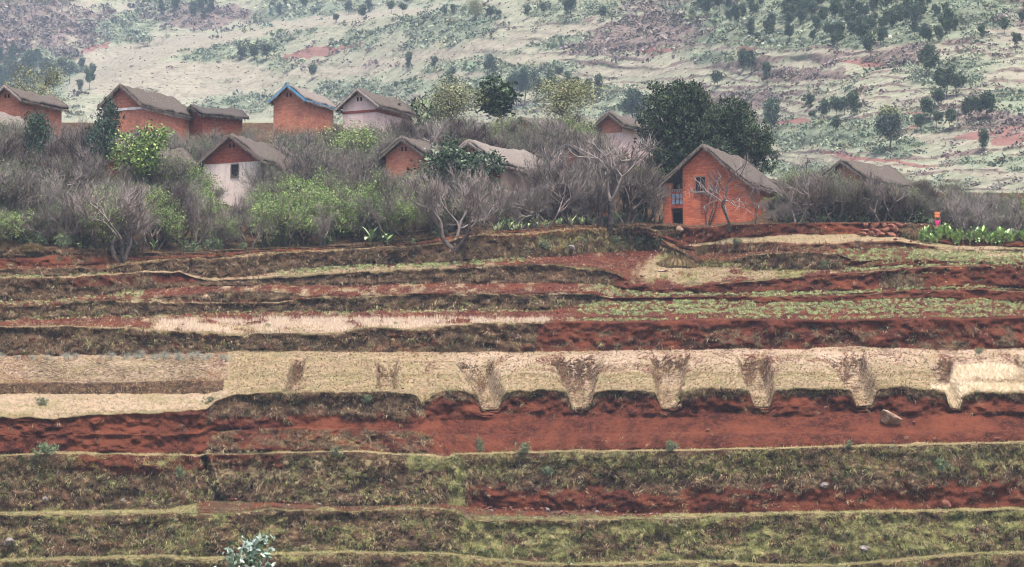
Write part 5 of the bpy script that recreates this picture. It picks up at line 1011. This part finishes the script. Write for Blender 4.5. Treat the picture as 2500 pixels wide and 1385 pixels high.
# people in the leafy patch
SK = flat_mat("brown skin", (.16, .075, .045), .6, .1); HR = flat_mat("black hair", (.012, .01, .01), .5, .1)
def skin_mesh(name, pts, edges, radii, mat, parent, root=0, sub=1):
    me = bpy.data.meshes.new(name); me.from_pydata(pts, edges, []); o = bpy.data.objects.new(name, me); COL.objects.link(o); m = o.modifiers.new("s", 'SKIN'); m.use_smooth_shade = True
    for i, r_ in enumerate(radii): d = me.skin_vertices[0].data[i]; d.radius = r_ if isinstance(r_, tuple) else (r_, r_); d.use_root = i == root
    o.modifiers.new("u", 'SUBSURF').levels = sub; dg = bpy.context.evaluated_depsgraph_get(); me2 = bpy.data.meshes.new_from_object(o.evaluated_get(dg)); me2.name = name; o.modifiers.clear(); o.data = me2; me2.materials.clear(); me2.materials.append(mat)
    o.parent = parent; return o
def person(u, v, label, arms_up, shirt, skirt, rz, h=1.62, hat_=None, bend=0.0):
    p = at(u, v); o = empty("person", p, rz); tag(o, label, "person"); k = h / 1.7; P_, E, R = [], [], []
    def n(x, y, z, r_, par=None): P_.append((x * k, (y - bend * max(z - .9, 0)) * k, z * k)); R.append(r_ * k if not isinstance(r_, tuple) else tuple(q_ * k for q_ in r_)); 
    def add(x, y, z, r_, par=None):
        n(x, y, z, r_)
        if par is not None: E.append((par, len(P_) - 1))
        return len(P_) - 1
    pel = add(0, 0, .92, (.15, .11)); w_ = add(0, 0, 1.08, (.13, .10), pel); ch = add(0, .0, 1.32, (.16, .115), w_); nk = add(0, 0, 1.46, .055, ch); hd = add(0, -.01, 1.55, .082, nk); hd2 = add(0, -.01, 1.64, .085, hd); add(0, 0, 1.69, .05, hd2); add(0, -.105, 1.575, .014, hd)
    for s in (-1, 1):
        hp_ = add(.09 * s, 0, .86, .09, pel); kn = add(.10 * s, -.02, .48, .058, hp_); an = add(.10 * s, .01, .08, .038, kn); add(.11 * s, -.13, .03, .034, an)
        sh = add(.19 * s, 0, 1.40, .055, ch)
        if arms_up: el = add(.34 * s, -.02, 1.44, .042, sh); wr = add(.20 * s, -.02, 1.70, .028, el); hb = add(.16 * s, -.02, 1.76, .03, wr); up_ = (-.04 * s, 0, .05)
        else: el = add(.27 * s, -.03, 1.12, .042, sh); wr = add(.24 * s, -.24, .98, .028, el); hb = add(.22 * s, -.31, .95, .03, wr); up_ = (-.02 * s, -.06, -.02)
        for q_ in range(4): f0 = add(P_[hb][0] / k + up_[0] * .6 + (q_ - 1.5) * .014, P_[hb][1] / k + bend * 0 + up_[1] * .6 + (q_ - 1.5) * .008, P_[hb][2] / k + up_[2] * .6, .009, hb); add(P_[f0][0] / k + up_[0] * (.7 + .1 * q_), P_[f0][1] / k + up_[1], P_[f0][2] / k + up_[2] * (1.0 - .1 * q_), .007, f0)
        add(P_[hb][0] / k + .03 * s, P_[hb][1] / k - .03, P_[hb][2] / k, .009, hb); add(P_[hb][0] / k, P_[hb][1] / k - .035, P_[wr][2] / k, .02, None) if False else None
    body = skin_mesh("body", P_, E, R, SK, o)
    sp = [P_[pel], P_[w_], P_[ch], tuple(np.array(P_[ch]) + np.array([0, 0, .09 * k]))]; se = [(0, 1), (1, 2), (2, 3)]; sr = [(.215 * k, .17 * k), (.19 * k, .15 * k), (.22 * k, .16 * k), (.11 * k, .095 * k)]
    for s in (-1, 1):
        sh = [i for i, q_ in enumerate(P_) if abs(q_[0] - .19 * s * k) < 1e-5 and q_[2] > 1.3 * k][0]; el = sh + 1; sp += [P_[sh], tuple((np.array(P_[sh]) + np.array(P_[el])) / 2 if not arms_up else np.array(P_[el]))]; j_ = len(sp); se += [(2, j_ - 2), (j_ - 2, j_ - 1)]; sr += [.085 * k, .07 * k]
    skin_mesh("shirt", sp, se, sr, shirt, o)
    t = np.linspace(0, 1, 7); a = np.linspace(0, 2 * np.pi, 20, endpoint=False); T_, A = np.meshgrid(t, a, indexing='ij'); rr_ = (.17 + .11 * T_ + .012 * np.sin(A * 7)) * k; vs = np.stack([rr_ * np.cos(A), rr_ * .8 * np.sin(A), (.98 - .62 * T_) * k], -1).reshape(-1, 3); i = np.arange(140).reshape(7, 20); fs = np.stack([i[:-1], np.roll(i, -1, 1)[:-1], np.roll(i, -1, 1)[1:], i[1:]], -1).reshape(-1, 4)
    mesh_np("skirt", vs, fs, skirt, True, parent=o)
    hv = [tuple(np.array(P_[hd2]) + np.array([0, .025, .0])), tuple(np.array(P_[hd2]) + np.array([0, .03, .045 * k]))]; skin_mesh("hair", hv, [(0, 1)], [.095 * k, .075 * k], hat_ or HR, o)
    for s in (-1, 1): e_ = MB(); c = P_[hd2]; e_.box(c[0] + s * .033 * k - .012, c[0] + s * .033 * k + .012, c[1] - .094 * k, c[1] - .07 * k, c[2] - .035 * k, c[2] - .022 * k); e_.build("eye", HR, o)
    m_ = MB(); c = P_[hd]; m_.box(c[0] - .022 * k, c[0] + .022 * k, c[1] - .088 * k, c[1] - .06 * k, c[2] - .018 * k, c[2] - .008 * k); m_.build("mouth", M_RD, o)
    return o, p, k
MG = flat_mat("magenta cloth", (.50, .035, .16), .8, .3, 9); WC = flat_mat("pale pink cloth", (.70, .56, .52), .8, .15); DC = flat_mat("dark cloth", (.03, .03, .035), .9); RC = flat_mat("red cloth", (.42, .07, .05), .8); ORB = flat_mat("orange basketwork", (.62, .20, .08), .85, .35, 14)
_, pp, kk_ = person(2288, 577, "person in a magenta top seen from behind, arms raised to a load on the head", True, MG, MG, rad(170), 1.62)
ld = empty("basket", (pp.x, pp.y, pp.z + 1.70 * kk_ + .02)); tag(ld, "orange two tiered load balanced on the head of the person in magenta", "basket")
b = MB(); b.prism([(-.20, 0), (.20, 0), (.23, .22), (-.23, .22)], -.2, .2); b.build("lower_bale", ORB, ld); b = MB(); b.prism([(-.22, .245), (.22, .245), (.21, .47), (-.21, .47)], -.19, .19); b.build("upper_bale", ORB, ld); b = MB(); b.box(-.235, .235, -.205, .205, .222, .243); b.build("cord", M_DK, ld)
person(2424, 580, "person in a pale pink shirt stooping among the leafy plants at the right", False, WC, RC, rad(60), 1.45, None, .35)
# ------------------------------------------------------------------ labels for repeated trees
MARKS = [(o["label"], u, v, Y) for (o, u, v, Y, *_) in [(h[0], h[1], h[2], h[3]) for h in HOUSES]]
SHORT = ["the leftmost brick gable", "the lilac thatched house", "the white banded house", "the dark sunk roof", "the small brown gable", "the whitewashed house", "the blue boarded house", "the pinkish house", "the curved thatch house", "the long pale thatch house", "the distant grey roof", "the heavy thatch house", "the dark verged house", "the long grey roofed house", "the balcony house"]
NUM = ["first", "second", "third", "fourth", "fifth", "sixth", "seventh", "eighth", "ninth", "tenth", "eleventh", "twelfth", "thirteenth", "fourteenth", "fifteenth", "sixteenth", "seventeenth", "eighteenth", "nineteenth", "twentieth"]
def ordn(n): return NUM[n] if n < 20 else ("twenty-" + NUM[n - 20] if n < 29 else ("thirtieth" if n == 29 else ("thirty-" + NUM[n - 30] if n < 39 else "fortieth")))
LOOK = {"bare_tree": "leafless grey tree", "leafy_tree": "light green leafy tree", "sparse_tree": "thinly leaved tree", "bush": "low green bush", "hill_tree": "small round tree", "dark_hill_tree": "dark round tree", "hill_pine": "blue green pine", "wood_tree": "hazy green tree"}
buckets = {}
for (o, u, v, kind, hp) in TREES:
    if "label" in o.keys(): continue
    if kind in ("bare_tree", "leafy_tree", "sparse_tree", "bush"):
        j = min(range(len(HOUSES)), key=lambda q: abs(u - HOUSES[q][1] - 20) + .25 * abs((v) - HOUSES[q][2] - 150)); hY = HOUSES[j][3]; place = ("in front of " if o.location.y < hY else "behind ") + SHORT[j]
    elif kind == "wood_tree": place = "in the wood at the top right" if u > 1560 else ("on the upper slope" if u > 600 else ("in the hollow at the far left" if v > 120 else "on the far left ridge"))
    else: place = "on the slope " + ("above the balcony house" if 1500 < u < 1900 else ("right of the balcony house" if u >= 1900 else ("above the village centre" if u > 900 else ("above the blue boarded house" if u > 500 else "above the leftmost houses"))))
    buckets.setdefault((kind, place), []).append((u, v, hp, o))
for (kind, place), L_ in buckets.items():
    L_.sort(key=lambda t: t[0]); n = len(L_)
    if n == 1: L_[0][3]["label"] = "the only %s %s" % (LOOK[kind], place)
    elif n <= 14:
        for i, t in enumerate(L_): t[3]["label"] = "%s %s, %s from the left" % (LOOK[kind], place, ordn(i))
    else:
        L_.sort(key=lambda t: t[1]); rows = [L_[i:i + 14] for i in range(0, n, 14)]; nmz = ["top", "second", "third", "fourth", "fifth", "sixth", "seventh", "eighth", "ninth"]
        for ri_, rw in enumerate(rows):
            rw.sort(key=lambda t: t[0])
            for i, t in enumerate(rw): t[3]["label"] = "%s %s, %s row, %s from left" % (LOOK[kind], place, nmz[ri_], ordn(i))
RN = {"hill_tree": "hillside_tree", "dark_hill_tree": "round_tree", "hill_pine": "pine_tree", "wood_tree": "gum_tree", "sparse_tree": "scrub_tree"}
for (o, u, v, kind, hp) in TREES:
    if kind in RN and o.name.startswith(kind): o.name = RN[kind]
    del o["_k"]

# ------------------------------------------------------------------ haze
def haze():
    b = MB(); b.box(-900, 900, -70, 3200, -2, 900); m = bpy.data.materials.new("haze"); m.use_nodes = True; N = m.node_tree.nodes; N.remove(N["Principled BSDF"])
    v = N.new("ShaderNodeVolumePrincipled"); v.inputs["Color"].default_value = (.62, .78, 1.0, 1); v.inputs["Density"].default_value = HAZE; v.inputs["Anisotropy"].default_value = 0.0
    m.node_tree.links.new(v.outputs[0], N["Material Output"].inputs["Volume"]); o = b.build("haze", m); tag(o, "thin bluish mist in the air over the whole slope", "haze", kind="stuff")
HAZE = 0.00016
haze()
bpy.context.view_layer.update()
zs = [max((c[2] for c in [ob.matrix_world @ Vector(k) for k in ob.bound_box])) for ob in COL.objects if ob.type == 'MESH' and ob.name != "haze"]; print("highest", max(zs), "objects", len(COL.objects))
ys = [max((c[1] for c in [ob.matrix_world @ Vector(k) for k in ob.bound_box])) for ob in COL.objects if ob.type == 'MESH' and ob.name != "haze"]; print("farthest", max(ys), min(min((ob.matrix_world @ Vector(k))[2] for k in ob.bound_box) for ob in COL.objects if ob.type == 'MESH' and ob.name != "haze"))
